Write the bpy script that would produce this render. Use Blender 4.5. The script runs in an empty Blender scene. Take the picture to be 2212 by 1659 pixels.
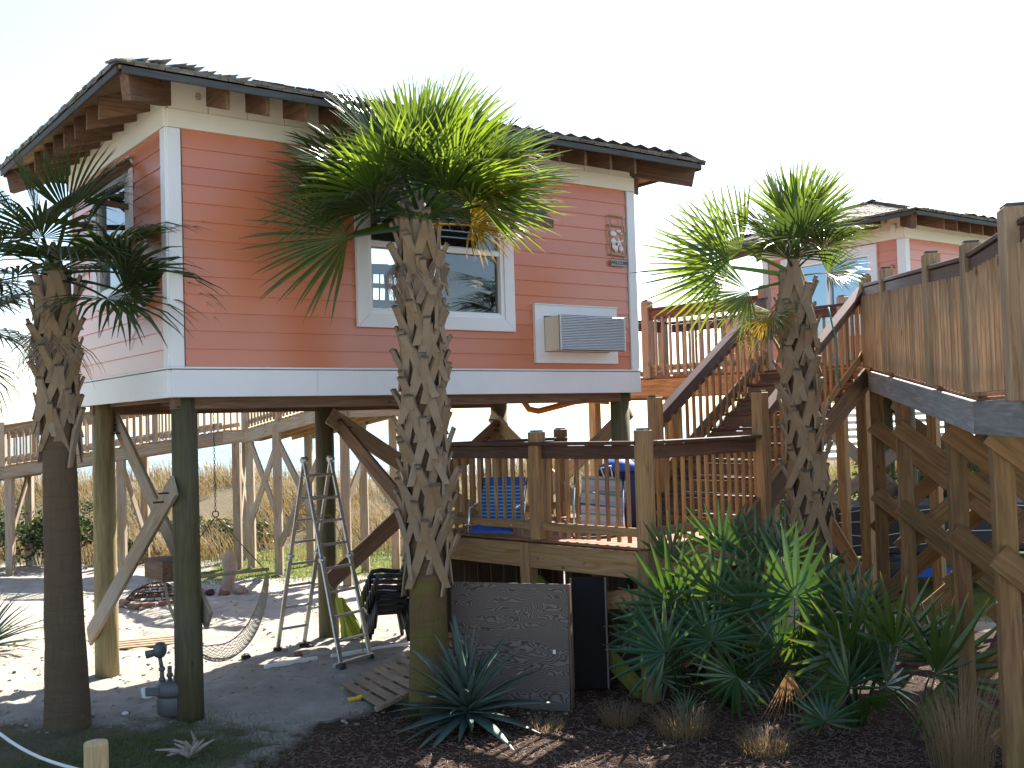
import bpy, math, random
from mathutils import Matrix, Vector, noise
R_ = math.radians
sc = bpy.context.scene
COL = sc.collection

# ------------------------------------------------------------------ camera
cam_d = bpy.data.cameras.new('camera'); cam = bpy.data.objects.new('camera', cam_d); COL.objects.link(cam)
cam_d.sensor_width = 36.0; cam_d.lens = 2340.0/2212.0*36.0
cam_d.clip_start = 0.05; cam_d.clip_end = 20000
cam.matrix_world = Matrix.Translation((0, 0, 2.8)) @ Matrix.Rotation(R_(90+1.979), 4, 'X') @ Matrix.Rotation(R_(-1.696), 4, 'Z')
sc.camera = cam
# ------------------------------------------------------------------ light
SUN_AZ, SUN_EL = 29.0, 44.0            # azimuth measured from +Y towards +X
world = bpy.data.worlds.new('World'); sc.world = world; world.use_nodes = True
wn = world.node_tree; wn.nodes.clear()
sky = wn.nodes.new('ShaderNodeTexSky'); sky.sky_type = 'NISHITA'; sky.sun_disc = False
sky.sun_elevation = R_(SUN_EL); sky.sun_rotation = R_(SUN_AZ); sky.air_density = 1.0; sky.dust_density = 1.2; sky.ozone_density = 1.0
bg = wn.nodes.new('ShaderNodeBackground'); bg.inputs['Strength'].default_value = 0.088
wo = wn.nodes.new('ShaderNodeOutputWorld')
wn.links.new(sky.outputs[0], bg.inputs[0]); wn.links.new(bg.outputs[0], wo.inputs[0])
sd = bpy.data.lights.new('sun', 'SUN'); sd.energy = 5.0; sd.angle = R_(0.53); sd.color = (1.0, 0.95, 0.86)
sun = bpy.data.objects.new('sun', sd); COL.objects.link(sun)
svec = Vector((math.sin(R_(SUN_AZ))*math.cos(R_(SUN_EL)), math.cos(R_(SUN_AZ))*math.cos(R_(SUN_EL)), math.sin(R_(SUN_EL))))
sun.rotation_euler = svec.to_track_quat('Z', 'Y').to_euler(); sun.location = svec*40
vs = sc.view_settings
vs.view_transform = 'Standard'; vs.look = 'None'; vs.gamma = 1.0; vs.use_curve_mapping = False; vs.exposure = 1.95
sc.render.engine = 'CYCLES'
sc.cycles.max_bounces = 8; sc.cycles.transparent_max_bounces = 16

# ------------------------------------------------------------------ materials
class NT:
    def __init__(s, name):
        s.m = bpy.data.materials.new(name); s.m.use_nodes = True; s.t = s.m.node_tree; s.t.nodes.clear()
        s.out = s.n('ShaderNodeOutputMaterial')
    def n(s, t, **k):
        o = s.t.nodes.new(t)
        for a, v in k.items(): setattr(o, a, v)
        return o
    def l(s, a, b): s.t.links.new(a, b)
    def ramp(s, fac, stops):
        r = s.n('ShaderNodeValToRGB'); e = r.color_ramp.elements
        while len(e) < len(stops): e.new(0.5)
        for i, (p, c) in enumerate(stops): e[i].position = p; e[i].color = (*c, 1)
        s.l(fac, r.inputs[0]); return r.outputs[0]
    def mix(s, fac, a, b, mode='MIX'):
        m = s.n('ShaderNodeMix'); m.data_type = 'RGBA'; m.blend_type = mode
        for sock, v in ((m.inputs[0], fac), (m.inputs[6], a), (m.inputs[7], b)):
            if isinstance(v, (int, float)): sock.default_value = v
            elif isinstance(v, tuple): sock.default_value = (*v, 1)
            else: s.l(v, sock)
        return m.outputs[2]
    def math(s, op, a, b=None, c=None):
        m = s.n('ShaderNodeMath', operation=op)
        for i, v in enumerate((a, b, c)):
            if v is None: continue
            if isinstance(v, (int, float)): m.inputs[i].default_value = v
            else: s.l(v, m.inputs[i])
        return m.outputs[0]
    def coord(s, kind='Object', scale=(1, 1, 1), jitter=True):
        tc = s.n('ShaderNodeTexCoord'); mp = s.n('ShaderNodeMapping'); mp.inputs['Scale'].default_value = scale
        s.l(tc.outputs[kind], mp.inputs['Vector'])
        if jitter:
            oi = s.n('ShaderNodeObjectInfo'); cb = s.n('ShaderNodeCombineXYZ')
            mu = s.math('MULTIPLY', oi.outputs['Random'], 37.0)
            for i in range(3): s.l(mu, cb.inputs[i])
            s.l(cb.outputs[0], mp.inputs['Location'])
        return mp.outputs[0]
    def noise(s, vec, scale, detail=4, rough=0.55, dist=0.0):
        n = s.n('ShaderNodeTexNoise'); s.l(vec, n.inputs['Vector'])
        n.inputs['Scale'].default_value = scale; n.inputs['Detail'].default_value = detail; n.inputs['Roughness'].default_value = rough
        n.inputs['Distortion'].default_value = dist
        return n.outputs['Fac']
    def bump(s, h, strength=0.3, dist=0.01, nrm=None):
        b = s.n('ShaderNodeBump'); b.inputs['Strength'].default_value = strength; b.inputs['Distance'].default_value = dist
        s.l(h, b.inputs['Height'])
        if nrm is not None: s.l(nrm, b.inputs['Normal'])
        return b.outputs[0]
    def bsdf(s, col, rough=0.6, metal=0.0, nrm=None, spec=0.5):
        p = s.n('ShaderNodeBsdfPrincipled')
        if isinstance(col, tuple): p.inputs['Base Color'].default_value = (*col, 1)
        else: s.l(col, p.inputs['Base Color'])
        if isinstance(rough, (int, float)): p.inputs['Roughness'].default_value = rough
        else: s.l(rough, p.inputs['Roughness'])
        p.inputs['Metallic'].default_value = metal
        p.inputs['Specular IOR Level'].default_value = spec
        if nrm is not None: s.l(nrm, p.inputs['Normal'])
        s.l(p.outputs[0], s.out.inputs[0]); return p

def wood(name, c_dark, c_mid, c_light, grey=0.25, greycol=(0.26, 0.25, 0.23), rough=0.75, green=0.0, knots=True, spec=0.3):
    t = NT(name)
    v = t.coord(scale=(1.6, 22, 22)); v2 = t.coord(scale=(0.9, 1.5, 1.5)); v3 = t.coord(scale=(14, 260, 260))
    g = t.noise(v, 1.0, 5, 0.6, 1.2)
    col = t.ramp(g, [(0.28, c_dark), (0.5, c_mid), (0.72, c_light)])
    w = t.noise(v2, 1.6, 4, 0.6)
    wm = t.n('ShaderNodeMapRange'); t.l(w, wm.inputs[0]); wm.inputs[1].default_value = 0.42; wm.inputs[2].default_value = 0.68; wm.inputs[4].default_value = grey*2
    col = t.mix(wm.outputs[0], col, greycol)
    if green:
        gr = t.noise(v2, 2.3, 4, 0.6)
        gm = t.n('ShaderNodeMapRange'); t.l(gr, gm.inputs[0]); gm.inputs[1].default_value = 0.4; gm.inputs[2].default_value = 0.7; gm.inputs[4].default_value = green
        col = t.mix(gm.outputs[0], col, (0.10, 0.11, 0.03))
    if knots:
        vo = t.n('ShaderNodeTexVoronoi'); vv = t.coord(scale=(2.2, 6, 6)); t.l(vv, vo.inputs['Vector']); vo.inputs['Scale'].default_value = 1.0
        km = t.n('ShaderNodeMapRange'); t.l(vo.outputs['Distance'], km.inputs[0]); km.inputs[1].default_value = 0.10; km.inputs[2].default_value = 0.03; km.inputs[4].default_value = 0.85
        col = t.mix(km.outputs[0], col, tuple(x*0.35 for x in c_dark))
    oi = t.n('ShaderNodeObjectInfo'); hs = t.n('ShaderNodeHueSaturation'); t.l(col, hs.inputs['Color'])
    vr = t.n('ShaderNodeMapRange'); t.l(oi.outputs['Random'], vr.inputs[0]); vr.inputs[3].default_value = 0.78; vr.inputs[4].default_value = 1.18
    t.l(vr.outputs[0], hs.inputs['Value'])
    b = t.noise(v3, 1.0, 3, 0.6)
    t.bsdf(hs.outputs[0], rough, 0, t.bump(t.math('ADD', t.math('MULTIPLY', g, 1.5), b), 0.35, 0.004), spec)
    return t.m

def plain(name, col, rough=0.5, metal=0.0, var=0.12, scale=9.0, bump=0.0, spec=0.5, dirt=None):
    t = NT(name); v = t.coord()
    n = t.noise(v, scale, 5, 0.6)
    c = t.mix(n, tuple(x*(1-var) for x in col), tuple(min(1, x*(1+var)) for x in col))
    if dirt:
        d = t.noise(v, 1.7, 5, 0.65); dm = t.n('ShaderNodeMapRange'); t.l(d, dm.inputs[0]); dm.inputs[1].default_value = 0.5; dm.inputs[2].default_value = 0.8; dm.inputs[4].default_value = 0.5
        c = t.mix(dm.outputs[0], c, dirt)
    t.bsdf(c, rough, metal, t.bump(t.noise(v, scale*8, 3), bump, 0.003) if bump else None, spec)
    return t.m

M = {}
M['tan'] = wood('treated_pine', (0.145, 0.075, 0.028), (0.31, 0.178, 0.075), (0.42, 0.262, 0.12), 0.12, (0.24, 0.19, 0.14))
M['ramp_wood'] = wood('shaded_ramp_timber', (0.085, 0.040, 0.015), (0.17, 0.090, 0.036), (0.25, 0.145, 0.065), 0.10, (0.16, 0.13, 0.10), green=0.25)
M['tan_green'] = wood('mossy_pine', (0.11, 0.065, 0.022), (0.21, 0.135, 0.055), (0.30, 0.20, 0.085), 0.12, green=0.45)
M['moss'] = wood('mossy_green_timber', (0.08, 0.08, 0.015), (0.15, 0.15, 0.02), (0.22, 0.21, 0.04), 0.05, green=0.5, knots=False)
M['pinegrey'] = wood('weathered_grey_pine', (0.17, 0.118, 0.072), (0.30, 0.222, 0.142), (0.40, 0.315, 0.215), 0.30, (0.30, 0.29, 0.27))
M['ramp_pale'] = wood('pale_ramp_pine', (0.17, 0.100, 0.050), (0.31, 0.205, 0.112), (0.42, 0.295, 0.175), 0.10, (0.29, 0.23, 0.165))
M['blue_grey'] = wood('blue_grey_timber', (0.13, 0.12, 0.11), (0.22, 0.21, 0.20), (0.32, 0.31, 0.29), 0.35, (0.17, 0.18, 0.19))
M['rail'] = wood('stained_rail', (0.045, 0.018, 0.012), (0.085, 0.036, 0.024), (0.13, 0.058, 0.038), 0.10, (0.11, 0.09, 0.085), rough=0.55, knots=False)
M['deckred'] = wood('stained_decking', (0.13, 0.05, 0.025), (0.22, 0.09, 0.045), (0.30, 0.135, 0.07), 0.12, (0.17, 0.13, 0.11), knots=False)
M['rafter'] = wood('dark_rafter', (0.08, 0.045, 0.026), (0.15, 0.085, 0.05), (0.22, 0.13, 0.08), 0.1, (0.15, 0.12, 0.10))
M['soffit'] = wood('soffit_boards', (0.14, 0.09, 0.05), (0.24, 0.155, 0.09), (0.32, 0.22, 0.13), 0.12, (0.22, 0.18, 0.14))
M['fascia'] = wood('fascia', (0.035, 0.037, 0.036), (0.06, 0.064, 0.062), (0.09, 0.095, 0.092), 0.3, (0.07, 0.075, 0.08), knots=False)
M['shingle'] = wood('cedar_shingle', (0.07, 0.062, 0.05), (0.13, 0.115, 0.095), (0.20, 0.18, 0.15), 0.3, (0.20, 0.20, 0.19), rough=0.6, green=0.12, knots=False)
M['ply'] = None
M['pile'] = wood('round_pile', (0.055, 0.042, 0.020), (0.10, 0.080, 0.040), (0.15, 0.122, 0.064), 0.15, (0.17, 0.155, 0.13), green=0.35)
M['pile_lit'] = wood('sunlit_round_pile', (0.13, 0.095, 0.042), (0.23, 0.175, 0.082), (0.32, 0.25, 0.125), 0.12, (0.25, 0.22, 0.17), green=0.25)  # lighter copy of the pile colours, with sunlight painted in
M['post_pale'] = wood('pale_rope_post', (0.25, 0.17, 0.08), (0.40, 0.29, 0.15), (0.52, 0.40, 0.23), 0.1)
M['white'] = plain('white_trim_paint', (0.74, 0.75, 0.76), 0.45, var=0.03, dirt=(0.66, 0.66, 0.63))
M['cream'] = plain('cream_trim_paint', (0.74, 0.70, 0.60), 0.5, var=0.04, dirt=(0.62, 0.58, 0.48))
M['vinyl'] = plain('window_vinyl', (0.80, 0.81, 0.82), 0.35, var=0.02)
M['interior'] = plain('interior_wall', (0.30, 0.29, 0.27), 0.7)
M['darkwood'] = plain('dark_furniture', (0.035, 0.028, 0.022), 0.4)
M['black'] = plain('black_resin', (0.012, 0.012, 0.014), 0.35)
M['blackmatte'] = plain('black_matte', (0.02, 0.02, 0.022), 0.7)
M['recess_black'] = plain('recess_shade', (0.005, 0.005, 0.005), 0.9)  # near-black colour standing for deep shade in a recess
M['iron'] = plain('rusty_iron', (0.05, 0.03, 0.022), 0.8, 0.4, var=0.5, scale=30, bump=0.4)
M['alu'] = plain('aluminium', (0.52, 0.52, 0.50), 0.42, 0.85, var=0.15, scale=14, dirt=(0.34, 0.31, 0.27))
M['chrome'] = plain('polished_tube', (0.75, 0.75, 0.75), 0.2, 1.0, var=0.05)
M['galv'] = plain('galvanised_bolt', (0.35, 0.34, 0.33), 0.5, 0.9)
M['meter'] = plain('meter_grey_paint', (0.085, 0.088, 0.086), 0.5, 0.0, var=0.15, dirt=(0.16, 0.15, 0.13))
M['pvc'] = plain('white_pvc', (0.78, 0.78, 0.75), 0.4, dirt=(0.5, 0.47, 0.4))
M['orange'] = plain('orange_conduit', (0.60, 0.22, 0.03), 0.45)
M['cable'] = plain('grey_cable', (0.16, 0.15, 0.14), 0.6)
M['rope'] = plain('white_rope', (0.68, 0.67, 0.64), 0.8, scale=120, bump=0.5)
M['net'] = plain('hammock_cord', (0.34, 0.29, 0.21), 0.85)
M['chain'] = plain('chain_steel', (0.17, 0.13, 0.10), 0.6, 0.6)
M['blue'] = plain('blue_fabric', (0.012, 0.09, 0.42), 0.6, var=0.15, scale=40)
M['navy'] = plain('navy_fabric', (0.01, 0.02, 0.10), 0.7)
M['yellow'] = plain('yellow_plastic', (0.75, 0.50, 0.02), 0.4)
M['limecloth'] = plain('yellow_green_cloth', (0.26, 0.29, 0.02), 0.7, var=0.3, scale=6)
M['brick'] = plain('red_brick', (0.19, 0.105, 0.07), 0.85, var=0.35, scale=20, bump=0.5)
M['stone'] = plain('pinkish_stone', (0.30, 0.225, 0.175), 0.85, var=0.25, scale=12, bump=0.6)
M['grille'] = plain('grille_metal', (0.66, 0.69, 0.72), 0.38, 0.1, var=0.04)
M['acbox'] = plain('beige_sleeve', (0.66, 0.60, 0.48), 0.45, var=0.03)
M['shell'] = plain('white_shell', (0.78, 0.76, 0.72), 0.5, var=0.15, scale=25, bump=0.4)
M['stick'] = plain('driftwood_stick', (0.33, 0.28, 0.17), 0.8, var=0.3, scale=20, bump=0.4)
M['plaque'] = plain('blue_grey_plaque', (0.35, 0.38, 0.39), 0.7, var=0.12)
M['letter'] = plain('dark_lettering', (0.04, 0.08, 0.09), 0.6)
M['driftwood'] = plain('grey_driftwood', (0.30, 0.25, 0.20), 0.9, var=0.4, scale=18, bump=0.5)
M['teal'] = plain('teal_hose', (0.02, 0.22, 0.24), 0.5)
M['louvre'] = plain('white_louvre', (0.80, 0.80, 0.78), 0.5)
M['red'] = plain('red_plastic', (0.35, 0.02, 0.02), 0.5)
M['green_moss_trunk'] = None

# siding
t = NT('coral_siding'); v = t.coord(scale=(1, 1, 1)); v2 = t.coord(scale=(3, 40, 40))
n1 = t.noise(v, 1.3, 4); n2 = t.noise(v2, 1.0, 4)
c = t.mix(n1, (0.55, 0.172, 0.078), (0.60, 0.200, 0.098))
oi = t.n('ShaderNodeObjectInfo'); hs = t.n('ShaderNodeHueSaturation'); t.l(c, hs.inputs['Color'])
vr = t.n('ShaderNodeMapRange'); t.l(oi.outputs['Random'], vr.inputs[0]); vr.inputs[3].default_value = 0.95; vr.inputs[4].default_value = 1.04; t.l(vr.outputs[0], hs.inputs['Value'])
pb = t.bsdf(hs.outputs[0], 0.30, 0, t.bump(n2, 0.22, 0.003), 0.6); pb.inputs['Coat Weight'].default_value = 0.35; pb.inputs['Coat Roughness'].default_value = 0.22; M['siding'] = t.m

# plywood with swirling grain
t = NT('weathered_plywood'); v = t.coord(scale=(1.0, 1, 2.6)); w = t.n('ShaderNodeTexWave'); w.wave_type = 'BANDS'; w.bands_direction = 'Z'
nn = t.n('ShaderNodeTexNoise'); t.l(v, nn.inputs['Vector']); nn.inputs['Scale'].default_value = 1.5; nn.inputs['Detail'].default_value = 2.5
ma = t.n('ShaderNodeVectorMath', operation='MULTIPLY_ADD'); t.l(nn.outputs['Color'], ma.inputs[0]); ma.inputs[1].default_value = (1.6, 1.6, 1.6); t.l(v, ma.inputs[2])
t.l(ma.outputs[0], w.inputs['Vector']); w.inputs['Scale'].default_value = 7.5; w.inputs['Distortion'].default_value = 2.5; w.inputs['Detail'].default_value = 3; w.inputs['Detail Scale'].default_value = 1.4
col = t.ramp(w.outputs['Fac'], [(0.12, (0.066, 0.044, 0.034)), (0.45, (0.125, 0.096, 0.078)), (0.8, (0.185, 0.152, 0.128))])
col = t.mix(t.math('MULTIPLY', t.noise(v, 2.0, 4), 0.35), col, (0.145, 0.115, 0.096))
t.bsdf(col, 0.8, 0, t.bump(w.outputs['Fac'], 0.5, 0.004), 0.3); M['ply'] = t.m

# striped lounge fabric
t = NT('striped_lounger_fabric'); v = t.coord(jitter=False); sp = t.n('ShaderNodeSeparateXYZ'); t.l(v, sp.inputs[0])
f = t.math('FRACT', t.math('MULTIPLY', sp.outputs[0], 5.0))
rr = t.n('ShaderNodeValToRGB'); rr.color_ramp.interpolation = 'CONSTANT'; e = rr.color_ramp.elements
for i in range(3): e.new(0.5)
for i, (p, cc) in enumerate([(0.0, (0.36, 0.37, 0.38)), (0.34, (0.06, 0.22, 0.21)), (0.50, (0.42, 0.38, 0.34)), (0.54, (0.30, 0.28, 0.34)), (0.88, (0.42, 0.36, 0.33))]): e[i].position = p; e[i].color = (*cc, 1)
t.l(f, rr.inputs[0]); t.bsdf(rr.outputs[0], 0.8); M['stripe'] = t.m
t = NT('blue_striped_webbing'); v = t.coord(jitter=False); sp = t.n('ShaderNodeSeparateXYZ'); t.l(v, sp.inputs[0])
f = t.math('FRACT', t.math('MULTIPLY', sp.outputs[2], 22.0)); c = t.mix(t.math('GREATER_THAN', f, 0.6), (0.01, 0.08, 0.42), (0.16, 0.42, 0.62)); t.bsdf(c, 0.7); M['webbing'] = t.m

# glass pane
t = NT('window_glass'); fr = t.n('ShaderNodeFresnel'); fr.inputs[0].default_value = 1.5
tr = t.n('ShaderNodeBsdfTransparent'); tr.inputs[0].default_value = (0.82, 0.86, 0.88, 1); gl = t.n('ShaderNodeBsdfGlossy'); gl.inputs['Roughness'].default_value = 0.02; gl.inputs['Color'].default_value = (0.9, 0.95, 1, 1)
mx = t.n('ShaderNodeMixShader'); t.l(t.math('MULTIPLY_ADD', fr.outputs[0], 1.6, 0.06), mx.inputs[0]); t.l(tr.outputs[0], mx.inputs[1]); t.l(gl.outputs[0], mx.inputs[2]); t.l(mx.outputs[0], t.out.inputs[0]); M['glass'] = t.m
t = NT('tinted_glass'); tr = t.n('ShaderNodeBsdfTransparent'); tr.inputs[0].default_value = (0.14, 0.17, 0.2, 1); gl = t.n('ShaderNodeBsdfGlossy'); gl.inputs['Roughness'].default_value = 0.03; gl.inputs['Color'].default_value = (0.55, 0.75, 0.95, 1)
mx = t.n('ShaderNodeMixShader'); mx.inputs[0].default_value = 0.42; t.l(tr.outputs[0], mx.inputs[1]); t.l(gl.outputs[0], mx.inputs[2]); t.l(mx.outputs[0], t.out.inputs[0]); M['glass_tint'] = t.m

def leaf(name, c1, c2, tipc, transl, rough=0.32, tl=0.42, tipstart=0.82):
    t = NT(name); v = t.coord(); n = t.noise(v, 3.0, 3)
    oi = t.n('ShaderNodeObjectInfo')
    c = t.mix(t.math('MULTIPLY_ADD', n, 0.7, t.math('MULTIPLY', oi.outputs['Random'], 0.4)), c1, c2)
    at = t.n('ShaderNodeAttribute'); at.attribute_name = 'tip'
    mr = t.n('ShaderNodeMapRange'); t.l(at.outputs['Fac'], mr.inputs[0]); mr.inputs[1].default_value = tipstart; mr.inputs[2].default_value = 1.0
    c = t.mix(mr.outputs[0], c, tipc)
    p = t.bsdf(c, rough, 0, None, 0.5)
    ts = t.n('ShaderNodeBsdfTranslucent'); tcx = t.mix(mr.outputs[0], transl, tipc); t.l(tcx, ts.inputs[0])
    mx = t.n('ShaderNodeMixShader'); mx.inputs[0].default_value = tl
    t.l(p.outputs[0], mx.inputs[1]); t.l(ts.outputs[0], mx.inputs[2]); t.l(mx.outputs[0], t.out.inputs[0]); return t.m
M['frond'] = leaf('palm_frond', (0.028, 0.056, 0.013), (0.050, 0.090, 0.019), (0.20, 0.16, 0.07), (0.24, 0.34, 0.022), 0.24, 0.42, 0.88)
M['frond_dark'] = leaf('dark_palm_frond', (0.022, 0.044, 0.017), (0.040, 0.068, 0.023), (0.16, 0.12, 0.07), (0.09, 0.14, 0.02), 0.34, 0.28)  # darker green; on camera-facing fans it paints in the crown's shade
M['frond_gold'] = leaf('yellowing_frond', (0.16, 0.14, 0.012), (0.28, 0.19, 0.015), (0.40, 0.20, 0.03), (0.62, 0.40, 0.02), 0.35, 0.5, 0.5)
M['frond_dead'] = leaf('dead_frond', (0.20, 0.155, 0.11), (0.32, 0.26, 0.20), (0.36, 0.30, 0.24), (0.25, 0.18, 0.10), 0.6, 0.25)
M['frond_rust'] = leaf('rust_brown_frond', (0.30, 0.15, 0.06), (0.42, 0.24, 0.12), (0.45, 0.28, 0.16), (0.30, 0.15, 0.06), 0.7, 0.25)
M['palmetto'] = leaf('palmetto_leaf', (0.015, 0.046, 0.020), (0.029, 0.072, 0.024), (0.20, 0.14, 0.05), (0.10, 0.20, 0.015), 0.30, 0.22, 0.93)
M['palmetto_y'] = leaf('palmetto_leaf_warm', (0.017, 0.046, 0.014), (0.034, 0.070, 0.017), (0.34, 0.23, 0.04), (0.14, 0.23, 0.015), 0.30, 0.26, 0.86)
M['agave'] = leaf('blue_agave_leaf', (0.058, 0.098, 0.078), (0.092, 0.135, 0.105), (0.16, 0.12, 0.08), (0.08, 0.12, 0.07), 0.34, 0.10, 0.95)
M['drygrass'] = leaf('dry_grass', (0.125, 0.085, 0.045), (0.20, 0.14, 0.075), (0.28, 0.21, 0.125), (0.45, 0.32, 0.15), 0.6, 0.4, 0.6)
M['dune'] = leaf('dune_grass', (0.085, 0.072, 0.026), (0.20, 0.132, 0.052), (0.27, 0.185, 0.085), (0.22, 0.15, 0.055), 0.7, 0.35, 0.6)
M['lawn'] = leaf('lawn_grass', (0.048, 0.088, 0.016), (0.085, 0.125, 0.025), (0.18, 0.145, 0.07), (0.12, 0.17, 0.02), 0.5, 0.35, 0.75)
M['shrub'] = leaf('shrub_leaf', (0.025, 0.05, 0.015), (0.06, 0.09, 0.022), (0.1, 0.1, 0.03), (0.22, 0.28, 0.03), 0.4, 0.35, 0.9)
M['shrub_olive'] = leaf('olive_scrub_leaf', (0.055, 0.055, 0.022), (0.10, 0.09, 0.035), (0.14, 0.11, 0.05), (0.12, 0.12, 0.03), 0.6, 0.3, 0.9)
M['shrub_dark'] = leaf('dark_shrub_leaf', (0.02, 0.035, 0.015), (0.04, 0.06, 0.022), (0.1, 0.08, 0.03), (0.06, 0.1, 0.02), 0.85, 0.25, 0.9)

def trunkmat(name, base, hi, green):
    t = NT(name); v = t.coord(scale=(1, 1, 1)); vz = t.coord(scale=(2.5, 2.5, 16)); vf = t.coord(scale=(30, 30, 5))
    n1 = t.noise(vz, 1.0, 6, 0.65, 0.6); n2 = t.noise(vf, 1.0, 5, 0.65)
    c = t.mix(n1, base, hi); c = t.mix(t.math('MULTIPLY', n2, 0.55), c, tuple(x*0.35 for x in base))
    if green:
        g = t.noise(v, 2.2, 5, 0.7); gm = t.n('ShaderNodeMapRange'); t.l(g, gm.inputs[0]); gm.inputs[1].default_value = 0.42; gm.inputs[2].default_value = 0.66; gm.inputs[4].default_value = green
        c = t.mix(gm.outputs[0], c, (0.13, 0.14, 0.02))
    t.bsdf(c, 0.9, 0, t.bump(t.math('ADD', n1, n2), 0.9, 0.02), 0.2); return t.m
M['trunk'] = trunkmat('palm_trunk', (0.105, 0.072, 0.043), (0.18, 0.128, 0.078), 0.0)
M['trunk_moss'] = trunkmat('mossy_palm_trunk', (0.12, 0.078, 0.032), (0.20, 0.135, 0.058), 0.7)
M['fibre'] = trunkmat('palm_fibre', (0.10, 0.062, 0.035), (0.19, 0.12, 0.065), 0.0)
t = NT('palm_boot'); v = t.coord(); vz = t.coord(scale=(40, 40, 5)); n1 = t.noise(v, 6, 4); n2 = t.noise(vz, 1.0, 4)
oi = t.n('ShaderNodeObjectInfo'); c = t.mix(oi.outputs['Random'], (0.31, 0.20, 0.105), (0.33, 0.26, 0.18))
c = t.mix(t.math('MULTIPLY', n1, 0.9), c, (0.13, 0.085, 0.052)); c = t.mix(t.math('MULTIPLY', n2, 0.40), c, (0.33, 0.26, 0.175))
at = t.n('ShaderNodeAttribute'); at.attribute_name = 'tip'; mr = t.n('ShaderNodeMapRange'); t.l(at.outputs['Fac'], mr.inputs[0]); mr.inputs[1].default_value = 0.93; mr.inputs[2].default_value = 1.0
c = t.mix(mr.outputs[0], c, (0.10, 0.075, 0.055)); t.bsdf(c, 0.8, 0, t.bump(n2, 0.5, 0.006), 0.25); M['boot'] = t.m

# ground
t = NT('ground_sand_mulch_turf'); tc = t.n('ShaderNodeTexCoord'); v = tc.outputs['Object']
def attr(nm):
    a = t.n('ShaderNodeAttribute'); a.attribute_name = nm; return a.outputs['Fac']
nb = t.noise(v, 2.2, 6, 0.65); nf = t.noise(v, 34, 5, 0.7); nm_ = t.noise(v, 9, 5, 0.65); nff = t.noise(v, 170, 3, 0.7)
sand = t.ramp(nb, [(0.25, (0.26, 0.23, 0.19)), (0.5, (0.37, 0.335, 0.285)), (0.75, (0.46, 0.425, 0.37))])
sand = t.mix(t.math('MULTIPLY', nff, 0.35), sand, (0.22, 0.195, 0.16))
sp = t.n('ShaderNodeMapRange'); t.l(nf, sp.inputs[0]); sp.inputs[1].default_value = 0.66; sp.inputs[2].default_value = 0.74; sp.inputs[4].default_value = 0.6
sand = t.mix(sp.outputs[0], sand, (0.16, 0.13, 0.10))
mul = t.ramp(nf, [(0.3, (0.024, 0.014, 0.010)), (0.55, (0.058, 0.033, 0.023)), (0.78, (0.13, 0.082, 0.058))])
mul = t.mix(t.math('MULTIPLY', nb, 0.5), mul, (0.055, 0.034, 0.024))
turf = t.ramp(nm_, [(0.3, (0.06, 0.052, 0.03)), (0.5, (0.115, 0.092, 0.058)), (0.7, (0.055, 0.068, 0.022))])
turf = t.mix(t.math('MULTIPLY', nf, 0.45), turf, (0.22, 0.18, 0.12))
lit = t.ramp(nm_, [(0.32, (0.16, 0.105, 0.042)), (0.5, (0.085, 0.105, 0.018)), (0.72, (0.10, 0.125, 0.02))])
def edge(a):
    m = t.n('ShaderNodeMapRange'); t.l(t.math('MULTIPLY_ADD', t.math('SUBTRACT', nb, 0.5), 1.5, a), m.inputs[0]); m.inputs[1].default_value = 0.36; m.inputs[2].default_value = 0.64; return m.outputs[0]
c = t.mix(edge(attr('turf')), sand, turf); c = t.mix(edge(attr('lawn')), c, lit); c = t.mix(edge(attr('mulch')), c, mul)
h = t.math('ADD', t.math('MULTIPLY', nm_, 1.2), t.math('ADD', nf, t.math('MULTIPLY', nff, 0.4)))
t.bsdf(c, 0.95, 0, t.bump(h, 0.8, 0.03), 0.1); M['ground'] = t.m
t = NT('sea_water'); tc = t.n('ShaderNodeTexCoord'); mp = t.n('ShaderNodeMapping'); mp.inputs['Scale'].default_value = (0.06, 0.45, 1); t.l(tc.outputs['Object'], mp.inputs[0])
w = t.noise(mp.outputs[0], 1.0, 6, 0.65)
fo = t.ramp(w, [(0.45, (0.045, 0.12, 0.16)), (0.60, (0.10, 0.20, 0.24)), (0.68, (0.75, 0.78, 0.78))]); t.bsdf(fo, 0.25, 0, t.bump(w, 0.7, 0.6), 0.5); M['sea'] = t.m

# ------------------------------------------------------------------ helpers
def mesh(name, V, Fc, mat, smooth=False, tip=None):
    m = bpy.data.meshes.new(name); m.from_pydata(V, [], Fc)
    if tip is not None:
        a = m.attributes.new('tip', 'FLOAT', 'POINT'); a.data.foreach_set('value', tip)
    if smooth: m.polygons.foreach_set('use_smooth', [True]*len(m.polygons))
    m.materials.append(M[mat] if isinstance(mat, str) else mat); m.update(); return m
def tag(o, label, cat, group=None, kind=None):
    if label: o['label'] = label
    if cat: o['category'] = cat
    if group: o['group'] = group
    if kind: o['kind'] = kind
    return o
def thing(name, label, cat, Mx=None, group=None):
    o = bpy.data.objects.new(name, None); COL.objects.link(o); o.empty_display_size = 0.2
    if Mx is not None: o.matrix_world = Mx
    return tag(o, label, cat, group)
LM = {}
def part(name, me, root, L=None, parent=None, label=None, kind=None):
    L = L if L is not None else Matrix.Identity(4)
    o = bpy.data.objects.new(name, me); COL.objects.link(o)
    if parent is not None:
        o.parent = parent; o.matrix_local = LM[parent].inverted() @ L
    elif root is not None:
        o.parent = root; o.matrix_local = L
    else: o.matrix_world = L
    LM[o] = L.copy()
    if label: o['label'] = label
    if kind: o['kind'] = kind
    return o
BC = {}
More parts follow.
